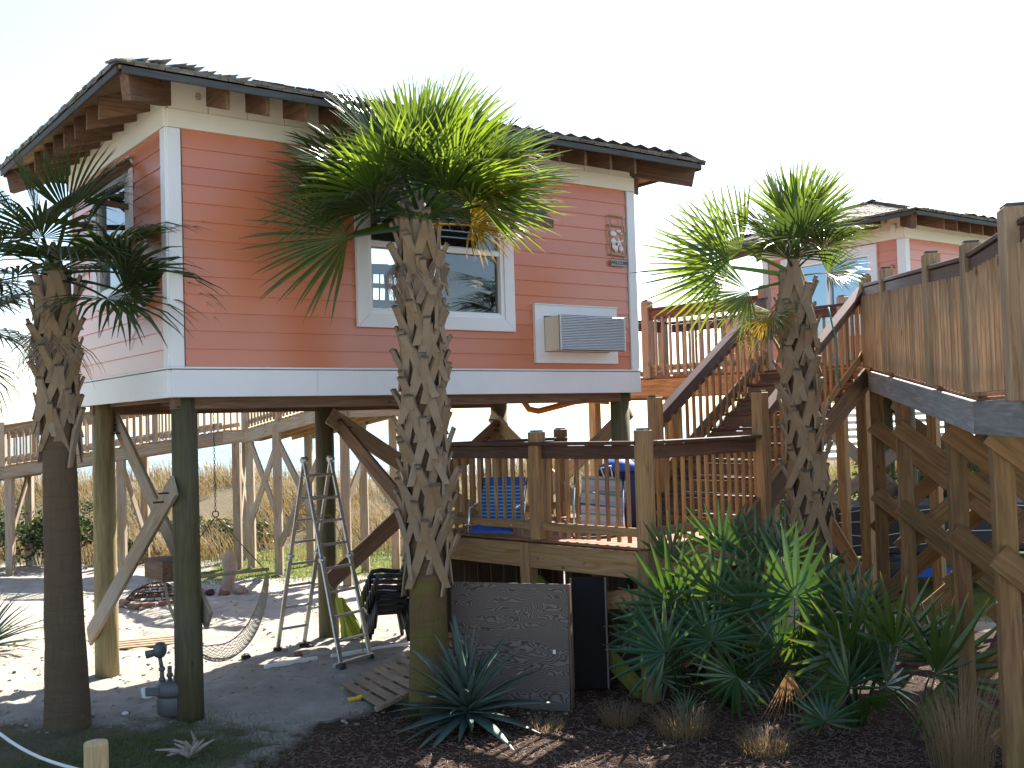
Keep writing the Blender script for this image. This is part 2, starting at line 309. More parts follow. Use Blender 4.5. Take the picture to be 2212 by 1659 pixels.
def bxm(lx, ly, lz, mat, ch=0.005):
    k = (round(lx, 3), round(ly, 3), round(lz, 3), mat, ch)
    if k in BC: return BC[k]
    x, y, z = lx/2, ly/2, lz/2; c = min(ch, x*0.4, y*0.4, z*0.4)
    V = []; idx = {}
    for sx in (-1, 1):
        for sy in (-1, 1):
            for sz in (-1, 1):
                idx[sx, sy, sz] = len(V)
                V += [(sx*x, sy*(y-c), sz*(z-c)), (sx*(x-c), sy*y, sz*(z-c)), (sx*(x-c), sy*(y-c), sz*z)]
    Fc = []
    I = lambda a, b, d, i: idx[a, b, d]+i
    for s in (-1, 1):
        q = [I(s, -1, -1, 0), I(s, 1, -1, 0), I(s, 1, 1, 0), I(s, -1, 1, 0)]; Fc.append(q if s > 0 else q[::-1])
        q = [I(-1, s, -1, 1), I(-1, s, 1, 1), I(1, s, 1, 1), I(1, s, -1, 1)]; Fc.append(q if s > 0 else q[::-1])
        q = [I(-1, -1, s, 2), I(1, -1, s, 2), I(1, 1, s, 2), I(-1, 1, s, 2)]; Fc.append(q if s > 0 else q[::-1])
    for a in (-1, 1):
        for b in (-1, 1):
            q = [I(a, b, -1, 0), I(a, b, -1, 1), I(a, b, 1, 1), I(a, b, 1, 0)]; Fc.append(q if a*b > 0 else q[::-1])
            q = [I(a, -1, b, 0), I(a, 1, b, 0), I(a, 1, b, 2), I(a, -1, b, 2)]; Fc.append(q if a*b > 0 else q[::-1])
            q = [I(-1, a, b, 1), I(-1, a, b, 2), I(1, a, b, 2), I(1, a, b, 1)]; Fc.append(q if a*b > 0 else q[::-1])
            for d in (-1, 1):
                q = [I(a, b, d, 0), I(a, b, d, 1), I(a, b, d, 2)]; Fc.append(q if a*b*d > 0 else q[::-1])
    m = mesh('board', V, Fc, mat); BC[k] = m; return m
def box(root, name, c, s, mat, parent=None, rz=0.0, ch=0.005, label=None):
    """axis aligned box, longest side becomes local X so the grain runs along it"""
    s = list(s); i = max(range(3), key=lambda k: s[k]); B = Matrix.Rotation(rz, 4, 'Z')
    if i == 0: L = Matrix.Identity(4); d = s
    elif i == 1: L = Matrix.Rotation(R_(90), 4, 'Z'); d = [s[1], s[0], s[2]]
    else: L = Matrix.Rotation(R_(-90), 4, 'Y'); d = [s[2], s[1], s[0]]
    return part(name, bxm(*d, mat, ch), root, Matrix.Translation(c) @ B @ L, parent, label)
def frame(p, q, up=Vector((0, 0, 1))):
    p = Vector(p); q = Vector(q); x = (q-p).normalized(); up = Vector(up)
    if abs(x.dot(up)) > 0.995: up = Vector((0, 1, 0))
    y = up.cross(x).normalized(); z = x.cross(y)
    m = Matrix((x, y, z)).transposed().to_4x4(); m.translation = (p+q)/2; return m
def beam(root, name, p, q, w, h, mat, parent=None, up=(0, 0, 1), ch=0.005, label=None):
    L = (Vector(q)-Vector(p)).length
    return part(name, bxm(L, w, h, mat, ch), root, frame(p, q, up), parent, label)
def tube(P, rad, n=8, cap=True, flat=None):
    """list of points -> verts, faces; rad number or list"""
    P = [Vector(p) for p in P]; N = len(P); rad = rad if isinstance(rad, (list, tuple)) else [rad]*N
    V = []; Fc = []; prev = None
    for i in range(N):
        d = (P[min(i+1, N-1)]-P[max(i-1, 0)]).normalized()
        if prev is None:
            a = Vector((0, 0, 1)) if abs(d.z) < 0.9 else Vector((1, 0, 0)); u = d.cross(a).normalized()
        else:
            u = prev-d*prev.dot(d); u = u.normalized() if u.length > 1e-6 else d.orthogonal().normalized()
        prev = u; w = d.cross(u)
        for k in range(n):
            a = 2*math.pi*k/n; V.append(tuple(P[i]+(u*math.cos(a)+w*math.sin(a))*rad[i]))
    for i in range(N-1):
        for k in range(n):
            k2 = (k+1) % n; Fc.append((i*n+k, i*n+k2, (i+1)*n+k2, (i+1)*n+k))
    if cap: Fc.append(tuple(range(n-1, -1, -1))); Fc.append(tuple((N-1)*n+k for k in range(n)))
    return V, Fc
def tubeo(root, name, P, rad, mat, n=8, parent=None, smooth=True, label=None):
    V, Fc = tube(P, rad, n); return part(name, mesh(name, V, Fc, mat, smooth), root, None, parent, label)
def merge(lst):
    V = []; Fc = []
    for v, f in lst:
        o = len(V); V += list(v); Fc += [tuple(i+o for i in q) for q in f]
    return V, Fc
def pts_box(c, s, rx=0, rz=0, ry=0):
    x, y, z = (k/2 for k in s); B = Matrix.Translation(c) @ Matrix.Rotation(rz, 4, 'Z') @ Matrix.Rotation(ry, 4, 'Y') @ Matrix.Rotation(rx, 4, 'X')
    V = [tuple(B @ Vector(p)) for p in ((-x, -y, -z), (x, -y, -z), (x, y, -z), (-x, y, -z), (-x, -y, z), (x, -y, z), (x, y, z), (-x, y, z))]
    return V, [(3, 2, 1, 0), (4, 5, 6, 7), (0, 1, 5, 4), (1, 2, 6, 5), (2, 3, 7, 6), (3, 0, 4, 7)]
def lathe(prof, n=16):
    V = []; Fc = []
    for r, z in prof:
        for k in range(n):
            a = 2*math.pi*k/n; V.append((r*math.cos(a), r*math.sin(a), z))
    for i in range(len(prof)-1):
        for k in range(n): k2 = (k+1) % n; Fc.append((i*n+k, i*n+k2, (i+1)*n+k2, (i+1)*n+k))
    Fc.append(tuple(range(n-1, -1, -1))); Fc.append(tuple((len(prof)-1)*n+k for k in range(n)))
    return V, Fc
def basis(o, x, y, z=(0, 0, 1)):
    m = Matrix((Vector(x), Vector(y), Vector(z))).transposed().to_4x4(); m.translation = Vector(o); return m
T = Matrix.Translation
def fbm(x, y, s, o=4, seed=0.0): return noise.fractal(Vector((x*s+seed, y*s-seed, seed)), 1.0, 2.0, o)

# ------------------------------------------------------------------ ground + sea
MULCH = [(-2.5, 5), (-2.35, 8.6), (-2.05, 9.9), (-1.6, 10.8), (-1.0, 11.2), (0.6, 11.6), (2.0, 13.4), (9, 14.0), (14, 14), (14, 5)]
def inside(x, y, P):
    c = False; j = len(P)-1
    for i in range(len(P)):
        if (P[i][1] > y) != (P[j][1] > y) and x < (P[j][0]-P[i][0])*(y-P[i][1])/(P[j][1]-P[i][1])+P[i][0]: c = not c
        j = i
    return c
def pdist(x, y, P):
    d = 1e9
    for i in range(len(P)):
        ax, ay = P[i]; bx, by = P[(i+1) % len(P)]; dx, dy = bx-ax, by-ay
        k = max(0, min(1, ((x-ax)*dx+(y-ay)*dy)/(dx*dx+dy*dy))); d = min(d, math.hypot(x-ax-k*dx, y-ay-k*dy))
    return d
def soft(x, y, P, w=0.25):
    d = pdist(x, y, P); return 0.5+0.5*max(-1, min(1, (d if inside(x, y, P) else -d)/w))
TURF = [(-16, 0), (-2.4, 0), (-2.3, 9.7), (-2.6, 10.15), (-3.3, 10.45), (-4.2, 10.7), (-5.5, 10.6), (-16, 10.4)]
def sstep(a, b, x):
    k = max(0, min(1, (x-a)/(b-a))); return k*k*(3-2*k)
def gz(x, y):
    z = 0.0
    nearf = sstep(70, 20, y)
    z += 0.05*fbm(x, y, 0.35, 3, 3.1)*nearf
    if y > 24: z += (1.15+0.35*fbm(x, 0, 0.12, 2, 9))*sstep(24, 33, y)*(1-sstep(36, 50, y)) - 0.9*sstep(40, 70, y)
    z += 0.42*sstep(3.2, 6.0, x)*sstep(12, 9.0, y)*sstep(4, 8, y)
    if y < 26 and 6 < y and -14 < x < 12:
        rough = 1-0.75*soft(x, y, MULCH)
        z += 0.030*fbm(x, y, 2.6, 4, 1.0)*rough + 0.022*fbm(x, y, 8.0, 3, 7.0)*rough
        # footprints and dimples in the sand
        c = noise.cell(Vector((x*2.4, y*2.4, 2.0)))
        fx, fy = (x*2.4) % 1-0.5, (y*2.4) % 1-0.5
        if c > 0.25: z -= 0.038*rough*max(0, 1-(fx*fx*5+fy*fy*9)*1.6)
    return z
def axis(fine0, fine1, step, lo, hi):
    a = []; x = fine0
    while x <= fine1: a.append(x); x += step
    s = step; x = fine0
    while x > lo: s *= 1.35; x -= s; a.append(x)
    s = step; x = a[0]; x = fine1
    while x < hi: s *= 1.35; x += s; a.append(x)
    return sorted(a)
XS = axis(-8.0, 7.0, 0.075, -400, 400); YS = axis(7.6, 16.5, 0.07, -60, 95)
# medium density further back
YS = sorted(set([y for y in YS if y <= 16.6] + [16.6+0.16*i for i in range(1, 60)] + [26.3+0.5*i for i in range(1, 60)] + [58, 64, 70, 76]))
V = []; nx, ny = len(XS), len(YS)
am, at_, al = [], [], []
for y in YS:
    for x in XS:
        V.append((x, y, gz(x, y))); am.append(soft(x, y, MULCH, 0.4)); at_.append(soft(x, y, TURF, 0.8) if y < 12.5 else sstep(22.6, 24.0, y+0.8*fbm(x, y, 0.4, 2, 4))*(1-sstep(38, 44, y)))
        l = sstep(20.0, 20.8, y)*(1-sstep(24.5, 26, y))*sstep(-7.0, -5.5, x); l = max(l, sstep(4.5, 6, x)*sstep(13.6, 15, y)*(1-sstep(30, 36, y)))
        al.append(l)
Fc = [(j*nx+i, j*nx+i+1, (j+1)*nx+i+1, (j+1)*nx+i) for j in range(ny-1) for i in range(nx-1)]
gm = mesh('ground', V, Fc, 'ground', True)
for nm, d in (('mulch', am), ('turf', at_), ('lawn', al)):
    a = gm.attributes.new(nm, 'FLOAT', 'POINT'); a.data.foreach_set('value', d)
g = part('ground', gm, None); g['kind'] = 'structure'
sea = part('sea', mesh('sea', [(-6000, 40, -0.25), (6000, 40, -0.25), (6000, 9000, -0.25), (-6000, 9000, -0.25)], [(0, 1, 2, 3)], 'sea'), None); sea['kind'] = 'structure'

# ------------------------------------------------------------------ beach houses
TH = 0.6442
RD = Vector((math.cos(TH), math.sin(TH), 0)); LD = Vector((-math.sin(TH), math.cos(TH), 0))
ZB, ZF, ZT, ZK, ZR = 3.124, 3.4185, 5.744, 5.926, 6.21     # skirt bottom, floor, siding top, frieze top, band top
OV = 0.65; PITCH = 0.32; ZE = 6.03                          # overhang, slope, underside height at the eave
def trap(root, name, WM, x0, x1, z0, z1, w, side, mat, y=-0.04, th=0.045, parent=None):
    """one mitred trim board of a frame"""
    if side == 'b': P = [(x0, z0), (x1, z0), (x1-w, z0+w), (x0+w, z0+w)]
    if side == 't': P = [(x0+w, z1-w), (x1-w, z1-w), (x1, z1), (x0, z1)]
    if side == 'l': P = [(x0, z0), (x0+w, z0+w), (x0+w, z1-w), (x0, z1)]
    if side == 'r': P = [(x1-w, z0+w), (x1, z0), (x1, z1), (x1-w, z1-w)]
    cx = sum(p[0] for p in P)/4; cz = sum(p[1] for p in P)/4; P = [(cx+(p[0]-cx)*0.998, cz+(p[1]-cz)*0.998) for p in P]
    V = [(p[0]-cx, -th/2, p[1]-cz) for p in P]+[(p[0]-cx, th/2, p[1]-cz) for p in P]
    Fc = [(0, 1, 2, 3), (7, 6, 5, 4)]+[(i, i+4, (i+1) % 4+4, (i+1) % 4) for i in range(4)]
    return part(name, mesh(name, V, Fc, mat), root, WM @ T((cx, y, cz)), parent)
def rects(length, z0, z1, ops):
    """split a wall rectangle round its openings"""
    out = []; x = 0.0
    for a, b, c, d in sorted(ops):
        out += [(x, a, z0, z1), (a, b, z0, c), (a, b, d, z1)]; x = b
    out.append((x, length, z0, z1)); return [r for r in out if r[1]-r[0] > 0.01 and r[3]-r[2] > 0.01]
def window(root, WM, x0, x1, z0, z1, units=2, mid=None, tint=False, single=False, trimw=0.14):
    fr = None
    for s in 'btlr':
        o = trap(root, 'window_trim', WM, x0, x1, z0, z1, trimw, s, 'white')
    a, b, c, d = x0+trimw, x1-trimw, z0+trimw, z1-trimw
    F = lambda nm, cc, ss, par=None, mt='vinyl': part(nm, None, None) if False else boxw(root, WM, nm, cc, ss, mt, par)
    win = boxw(root, WM, 'window', ((a+b)/2, 0.0, c+0.025), (b-a, 0.09, 0.05), 'vinyl')
    boxw(root, WM, 'frame', ((a+b)/2, 0.0, d-0.025), (b-a, 0.09, 0.05), 'vinyl', win)
    boxw(root, WM, 'frame', (a+0.025, 0.0, (c+d)/2), (0.05, 0.088, d-c-0.1), 'vinyl', win); boxw(root, WM, 'frame', (b-0.025, 0.0, (c+d)/2), (0.05, 0.088, d-c-0.1), 'vinyl', win)
    uw = (b-a-0.1)/units
    for k in range(units):
        u0 = a+0.05+k*uw; u1 = u0+uw
        if k: boxw(root, WM, 'mullion', (u0, 0.0, (c+d)/2), (0.08, 0.086, d-c-0.1), 'vinyl', win)
        zm = c+(d-c)*0.56 if mid is None else mid
        lo = u0+(0.04 if k else 0); hi = u1-(0.04 if k < units-1 else 0)
        panes = [(c+0.05, d-0.05)] if single else [(c+0.05, zm-0.02), (zm+0.02, d-0.05)]
        if not single: boxw(root, WM, 'sash_rail', ((lo+hi)/2, -0.005, zm), (hi-lo, 0.06, 0.045), 'vinyl', win)
        for j, (p, q) in enumerate(panes):
            boxw(root, WM, 'sash_rail', ((lo+hi)/2, 0.003, p+0.012), (hi-lo, 0.05, 0.025), 'vinyl', win)
            pm = mesh('pane', [(-(hi-lo)/2, 0, -(q-p)/2), ((hi-lo)/2, 0, -(q-p)/2), ((hi-lo)/2, 0, (q-p)/2), (-(hi-lo)/2, 0, (q-p)/2)], [(0, 1, 2, 3)], 'glass_tint' if tint else 'glass')
            part('pane', pm, root, WM @ T(((lo+hi)/2, 0.015 if j == 0 else -0.0, (p+q)/2)), win)
    return win
def boxw(root, WM, name, c, s, mat, parent=None):
    s = list(s); i = max(range(3), key=lambda k: s[k])
    if i == 0: L = Matrix.Identity(4); d = s
    elif i == 1: L = Matrix.Rotation(R_(90), 4, 'Z'); d = [s[1], s[0], s[2]]
    else: L = Matrix.Rotation(R_(-90), 4, 'Y'); d = [s[2], s[1], s[0]]
    return part(name, bxm(*d, mat, 0.004), root, WM @ T(c) @ L, parent)
PL = {}
def plank(segs, ex):
    """one lap board; segs = [(x0,x1,h0,h1)] pieces left between openings, relative to the board's lower edge"""
    xm = (segs[0][0]+segs[-1][1])/2
    k = tuple(round(v, 3) for sg_ in segs for v in (sg_[0]-xm, sg_[1]-xm, sg_[2], sg_[3]))
    if k not in PL:
        lst = []
        for (x0, x1, h0, h1) in segs:
            h1 = 0.192 if h1 >= ex-0.001 else h1; V = []
            for x in (x0-xm, x1-xm):
                V += [(x, -0.021+0.015*h0/0.192, h0), (x, -0.021+0.015*h1/0.192, h1), (x, 0, h1), (x, 0, h0)]
            lst.append((V, [(3, 2, 1, 0), (4, 5, 6, 7), (0, 1, 5, 4), (1, 2, 6, 5), (2, 3, 7, 6), (3, 0, 4, 7)]))
        PL[k] = mesh('siding_plank', *merge(lst), 'siding')
    return PL[k], xm
def wall(root, WM, length, ops, holes, bays, band=True, skirt_joint=None):
    """ops: clad-free rectangles (trim areas); holes: see-through openings. WM: x along, y inward, z up"""
    for a, b, c, d in rects(length, ZB+0.05, ZR+0.05, holes):
        a2 = max(a, 0.012); b2 = min(b, length-0.012)
        boxw(root, WM, 'wall', ((a2+b2)/2, 0.062, (c+d)/2), (b2-a2, 0.11, d-c), 'interior')
    n = 13; ex = (ZT-ZF)/n; cb = 0.135
    for i in range(n):
        z0 = ZF+i*ex; runs = [[]]; x = cb
        for a, b, c, d in sorted(ops):
            lo, hi = max(0, c+0.03-z0), min(ex, d-0.03-z0)
            if hi <= lo: continue
            runs[-1].append((x, a+0.03, 0, ex)); x = b-0.03
            if lo > 0.001: runs[-1].append((a+0.03, b-0.03, 0, lo))
            elif hi < ex-0.001: runs[-1].append((a+0.03, b-0.03, hi, ex))
            else: runs.append([])
        runs[-1].append((x, length-cb, 0, ex))
        for rn in runs:
            if rn and rn[-1][1]-rn[0][0] > 0.02:
                me, xm = plank(rn, ex); part('siding_plank', me, root, WM @ T((xm, 0, z0)))
    for x in (cb/2, length-cb/2): boxw(root, WM, 'corner_board', (x-0.018 if x < 1 else x+0.018, -0.018, (ZF+ZT)/2), (cb+0.036 if False else cb, 0.036, ZT-ZF-0.004), 'white')
    boxw(root, WM, 'frieze_board', (length/2, -0.024, (ZT+ZK)/2), (length+0.03, 0.044, ZK-ZT-0.003), 'cream')
    jt = [0.0]+(skirt_joint or [])+[length]
    for p, q in zip(jt[:-1], jt[1:]):
        boxw(root, WM, 'skirt_board', ((p+q)/2, -0.024, (ZB+ZF)/2-0.012), (q-p-0.004+(0.04 if len(jt) == 2 else 0.02), 0.042, ZF-ZB-0.028), 'white')
    boxw(root, WM, 'drip_cap', (length/2, -0.028, ZF-0.008), (length+0.07, 0.056, 0.02), 'white')
    # blocking band split by rafters
    step = length/bays
    for k in range(bays):
        boxw(root, WM, 'blocking', (step*(k+0.5), -0.012, (ZK+ZR)/2), (step-0.006, 0.02+0.006*(k % 2), ZR-ZK-0.003), 'cream')
def hood(root, WM, x0, x1, zt, zb, proj):
    hd = beam(root, 'window_hood', WM @ Vector((x0+0.03, -0.03, zt-0.05)), WM @ Vector((x0+0.03, -proj, zb-0.05)), 0.045, 0.09, 'rafter')
    beam(root, 'hood_rafter', WM @ Vector((x1-0.03, -0.03, zt-0.05)), WM @ Vector((x1-0.03, -proj, zb-0.05)), 0.045, 0.09, 'rafter', hd)
    n = 9
    for k in range(n):
        f = (k+0.5)/n; p = Vector((0, -0.03-(proj-0.03)*f, zt+(zb-zt)*f+0.012+0.004*(k % 2)))
        sl = math.atan2(zt-zb, proj)
        o = part('slat', bxm(x1-x0+0.06, proj/n*1.02, 0.022, 'shingle', 0.004), root, WM @ T(((x0+x1)/2, p.y, p.z)) @ Matrix.Rotation(sl-0.16, 4, 'X'), hd)
    boxw(root, WM, 'hood_fascia', ((x0+x1)/2, -proj-0.015, zb-0.045), (x1-x0+0.05, 0.03, 0.10), 'rafter', hd)
    for x in (x0+0.035, x1-0.035):
        beam(root, 'hood_brace', WM @ Vector((x, -0.02, zt-0.52)), WM @ Vector((x, -proj*0.62, zt+(zb-zt)*0.62-0.11)), 0.04, 0.06, 'rafter', hd)
def house(label, C, W, D, front, left, back, seed, main, group):
    """front wall along RD (length W), left wall along LD (length D)"""
    rnd = random.Random(seed)
    MH = basis((C[0], C[1], 0), RD, LD); root = thing('beach_house', label, 'house', MH, group)
    WF = Matrix.Identity(4); WL = basis((0, D, 0), (0, -1, 0), (1, 0, 0)); WBk = basis((W, D, 0), (-1, 0, 0), (0, -1, 0)); WR = basis((W, 0, 0), (0, 1, 0), (-1, 0, 0))
    bf, bl = max(4, round(W/0.42)), max(4, round(D/0.42))
    wall(root, WF, W, front['ops'], front['holes'], bf, skirt_joint=[1.52] if main else None)
    wall(root, WL, D, left['ops'], left['holes'], bl, skirt_joint=[D-2.3] if main else None)
    wall(root, WBk, W, back['ops'], back['holes'], bf); wall(root, WR, D, [], [], bl)
    for f, WM in ((front, WF), (left, WL), (back, WBk)):
        for w in f['win']:
            window(root, WM, *w[:4], **w[4])
        for h in f.get('hood', []): hood(root, WM, *h)
    # floor, joists, ceiling
    box(root, 'floor', (W/2, D/2, ZF-0.03), (W-0.3, D-0.3, 0.05), 'soffit')
    box(root, 'ceiling', (W/2, D/2, ZR-0.12), (W-0.26, D-0.26, 0.03), 'interior')
    for k in range(int(W/0.6)+1):
        x = 0.25+k*0.6
        if x < W-0.1: box(root, 'floor_joist', (x, D/2, ZF-0.19), (0.045, D-0.35, 0.24), 'rafter')
    for y in (0.13, D-0.5): box(root, 'girder', (W/2, y+0.02, ZB-0.045), (W-0.1, 0.14, 0.13), 'rafter')
    # roof: four planes meeting at hips and a ridge
    e = OV; half = (D/2+e) if W >= D else (W/2+e); rise = half*PITCH
    A = [(-e, -e), (W+e, -e), (W+e, D+e), (-e, D+e)]
    if W >= D: r0, r1 = (-e+half, D/2), (W+e-half, D/2)
    else: r0, r1 = (W/2, -e+half), (W/2, D+e-half)
    zt = ZE+0.03
    Vt = [(x, y, zt) for x, y in A]+[(r0[0], r0[1], zt+rise), (r1[0], r1[1], zt+rise)]
    Vb = [(x, y, z-0.03) for x, y, z in Vt]
    if W >= D: fs = [(0, 1, 5, 4), (1, 2, 5), (2, 3, 4, 5), (3, 0, 4)]
    else: fs = [(0, 1, 4), (1, 2, 5, 4), (2, 3, 5), (3, 0, 4, 5)]
    Fr = fs+[tuple(i+6 for i in reversed(f)) for f in fs]+[(i, i+6, (i+1) % 4+6, (i+1) % 4) for i in range(4)]
    roof = part('roof', mesh('roof', Vt+Vb, Fr, 'soffit'), root)
    # soffit board lines, fascia
    for i in range(4):
        p = Vector((*A[i], ZE-0.01)); q = Vector((*A[(i+1) % 4], ZE-0.01)); d = (q-p).normalized(); nrm = Vector((d.y, -d.x, 0))
        beam(root, 'fascia', p+nrm*0.012+d*0.02, q+nrm*0.012-d*0.02, 0.024, 0.07, 'fascia', roof)
    # rafters
    def raf(base, out, n0, n1, n):
        for k in range(n+1):
            b = Vector(base)+(Vector(n1)-Vector(n0))*(k/n)
            if k in (0, n): continue
            o = Vector(out); top0 = ZE+PITCH*e; top1 = ZE
            hh = 0.225
            p = b+o*(-0.03); q = b+o*(e-0.13)
            V = []
            y = Vector((-o.y, o.x, 0))*0.02
            for s in (-1, 1):
                for pt, zt_ in ((p, top0+0.03*PITCH-0.004), (q, top1+0.13*PITCH-0.004)):
                    V += [tuple(pt+y*s+Vector((0, 0, zt_))), tuple(pt+y*s+Vector((0, 0, zt_-hh)))]
            V2 = [(Vector(a)-b-Vector((0, 0, ZE))) for a in V]
            rot = Matrix.Rotation(math.atan2(o.y, o.x), 4, 'Z')
            V3 = [tuple(rot.inverted() @ a) for a in V2]
            me = mesh('rafter', V3, [(0, 1, 3, 2), (4, 6, 7, 5), (0, 4, 5, 1), (2, 3, 7, 6), (0, 2, 6, 4), (1, 5, 7, 3)], 'rafter')
            part('rafter', me, root, T((b.x, b.y, ZE)) @ rot, roof)
    raf((0, 0, 0), (0, -1, 0), (0, 0, 0), (W, 0, 0), bf); raf((0, 0, 0), (-1, 0, 0), (0, 0, 0), (0, D, 0), bl)
    raf((W, 0, 0), (1, 0, 0), (W, 0, 0), (W, D, 0), bl); raf((0, D, 0), (0, 1, 0), (0, D, 0), (W, D, 0), bf)
    for (x, y), (dx, dy) in zip([(0, 0), (W, 0), (W, D), (0, D)], [(-1, -1), (1, -1), (1, 1), (-1, 1)]):
        p = Vector((x-dx*0.1, y-dy*0.1, ZE+PITCH*(e+0.1)-0.15)); q = Vector((x+dx*(e-0.07), y+dy*(e-0.07), ZE+PITCH*0.07-0.15))
        beam(root, 'hip_rafter', p, q, 0.085, 0.265, 'rafter', roof)
    # shingles
    sm = []
    for wd in (0.10, 0.125, 0.15):
        V_, F_ = pts_box((0, 0.165, 0.0), (wd-0.006, 0.33, 0.022)); V_ = [(a, b, c*(1 if b < 0.1 else 0.3)) for a, b, c in V_]
        sm.append((wd, mesh('shingle', V_, F_, 'shingle'), V_, F_))
    bulk = []; count = 0; exp = 0.135
    slopes = []
    for i, f in enumerate(fs):
        a = Vector(Vt[f[0]]); b = Vector(Vt[f[1]]); d = (b-a).normalized(); inn = Vector((-d.y, d.x, 0)); up = (inn+Vector((0, 0, PITCH))).normalized()
        nz = d.cross(up); run = half if True else 0
        Ls = run/inn.dot(up); slopes.append((a, b, d, up, nz, Ls, len(f)))
    def shingle_slope(a, b, d, up, nz, Ls, solo):
        nonlocal count
        n = int(Ls/exp)
        for i in range(-1, n):
            s = max(0, i)*exp-(0.03 if i <= 0 else 0); inset = max(0.0, s)*up.dot(Vector((0, 0, 1))) / PITCH
            Lc = (b-a).length-2*inset
            x = 0.0
            while x < Lc-0.03:
                wd, me, V_, F_ = sm[rnd.randrange(3)]
                cx = inset+x+wd/2; x += wd
                if cx > inset+Lc-0.02: break
                lift = 0.014+(0.010 if i < 0 else 0.030)+rnd.uniform(0, 0.006)
                P = a+d*cx+up*(s+rnd.uniform(-0.012, 0.012))+nz*lift
                Mx = basis(P, d, up, nz) @ Matrix.Rotation(rnd.uniform(-0.02, 0.02), 4, 'Z') @ Matrix.Rotation(-0.035 if i >= 0 else -0.015, 4, 'X')
                if solo(i) and count < 290:
                    part('shingle', me, root, Mx, roof); count += 1
                else: bulk.append(([tuple(Mx @ Vector(v_)) for v_ in V_], F_))
    for k, S in enumerate(slopes):
        shingle_slope(*S[:6], (lambda i: i in (-1, 0, 1)) if (main and k in (0, 3)) else ((lambda i: True) if (not main and k == 3) else (lambda i: False)))
    # hip and ridge caps
    pairs = [(Vt[0], Vt[4]), (Vt[1], Vt[5] if W >= D else Vt[4]), (Vt[2], Vt[5]), (Vt[3], Vt[4] if W >= D else Vt[5]), (Vt[4], Vt[5])]
    for pi, (p, q) in enumerate(pairs):
        p = Vector(p); q = Vector(q); d = (q-p).normalized(); L = (q-p).length; n = int(L/0.15)
        side = Vector((-d.y, d.x, 0)).normalized(); up = d.cross(side) if d.cross(side).z > 0 else -d.cross(side)
        for i in range(n):
            for s in (-1, 1):
                c_ = p+d*(i*0.15+0.10)+up*(0.045+0.004*i % 0.008)+side*s*0.05
                bm = basis(c_, d, side, d.cross(side)) @ Matrix.Rotation(-s*0.20, 4, 'X') @ Matrix.Rotation(-0.10, 4, 'Y')
                V_, F_ = pts_box((0, 0, 0), (0.30, 0.115, 0.02)); bulk.append(([tuple(bm @ Vector(v_)) for v_ in V_], F_))
    V_, F_ = merge(bulk); part('shingle_field', mesh('shingle_field', V_, F_, 'shingle'), root, None, roof, None, 'stuff')
    # vents in the blocking by the corner
    for WM, x in ((WF, 0.30), (WL, D-0.30)):
        v_, f_ = lathe([(0.045, -0.006), (0.045, 0.006)], 18); vt = part('round_vent', mesh('round_vent', v_, f_, 'cream', False), root, WM @ T((x, -0.032, 6.08)) @ Matrix.Rotation(R_(90), 4, 'X'))
        for k in range(5): boxw(root, WM, 'vent_slat', (x, -0.042, 6.052+0.014*k), (0.07-0.012*abs(k-2), 0.008, 0.005), 'cable', vt)
    # piles
    for r in (0.18, W/2, W-0.16):
        for l in (0.18, D-0.5):
            dz = 0; rr = 0.128
            P = [(r+0.0, l, -0.35), (r, l, 0.6), (r, l, 1.8), (r, l, ZB+0.03)]
            V_, F_ = tube(P, [rr*1.08, rr*1.05, rr, rr*0.96], 20)
            Pm = [(b_ - P[0][0], c_ - P[0][1], d_) for b_, c_, d_ in V_]
            # local X runs along the pile so the grain does too
            V2 = [(z_, y_, -x_) for x_, y_, z_ in Pm]
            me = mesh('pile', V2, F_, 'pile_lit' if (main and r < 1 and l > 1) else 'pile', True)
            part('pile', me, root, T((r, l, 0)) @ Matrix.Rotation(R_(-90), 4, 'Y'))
    def brace(p, q, mat='pinegrey', w=0.23, off=(0, 0, 0)):
        o = beam(root, 'brace', Vector(p)+Vector(off), Vector(q)+Vector(off), 0.04, w, mat)
        for f in (0.04, 0.09):
            c_ = Vector(p).lerp(Vector(q), f)+Vector(off)
            tubeo(root, 'bolt', [c_-Vector((0.12, 0, 0)) if abs(p[0]-q[0]) < 0.5 else c_-Vector((0, 0.12, 0)), c_+Vector((0.05, 0, 0)) if abs(p[0]-q[0]) < 0.5 else c_+Vector((0, 0.05, 0))], 0.010, 'iron', 6, o)
    l1 = D-0.5
    brace((0.18, l1+0.05, 2.98), (0.18, 0.02, 0.95), 'pinegrey', 0.22, (0.15, 0, 0)); brace((0.18, 0.05, 2.28), (0.18, l1+0.15, 0.42), 'pinegrey', 0.22, (-0.155, 0, 0))
    xm = W/2
    brace((xm, l1, 2.95), (W-0.2, l1, 1.15), 'pinegrey', 0.23, (0, -0.15, 0)); brace((W-0.3, l1, 2.75), (xm-0.1, l1, 0.75), 'rafter', 0.23, (0, -0.20, 0))
    brace((W-0.16, 0.15, 2.9), (W-0.16, l1, 1.2), 'pinegrey', 0.2, (0.15, 0, 0)); brace((W-0.16, l1, 2.9), (W-0.16, 0.15, 1.2), 'pinegrey', 0.2, (-0.15, 0, 0))
    box(root, 'spacer_block', (0.18, 0.80, 1.40), (0.25, 0.55, 0.2), 'rafter')
    brace((xm, 0.2, 1.3), (xm, l1, 2.9), 'rafter', 0.2, (0.15, 0, 0))
    return root, MH

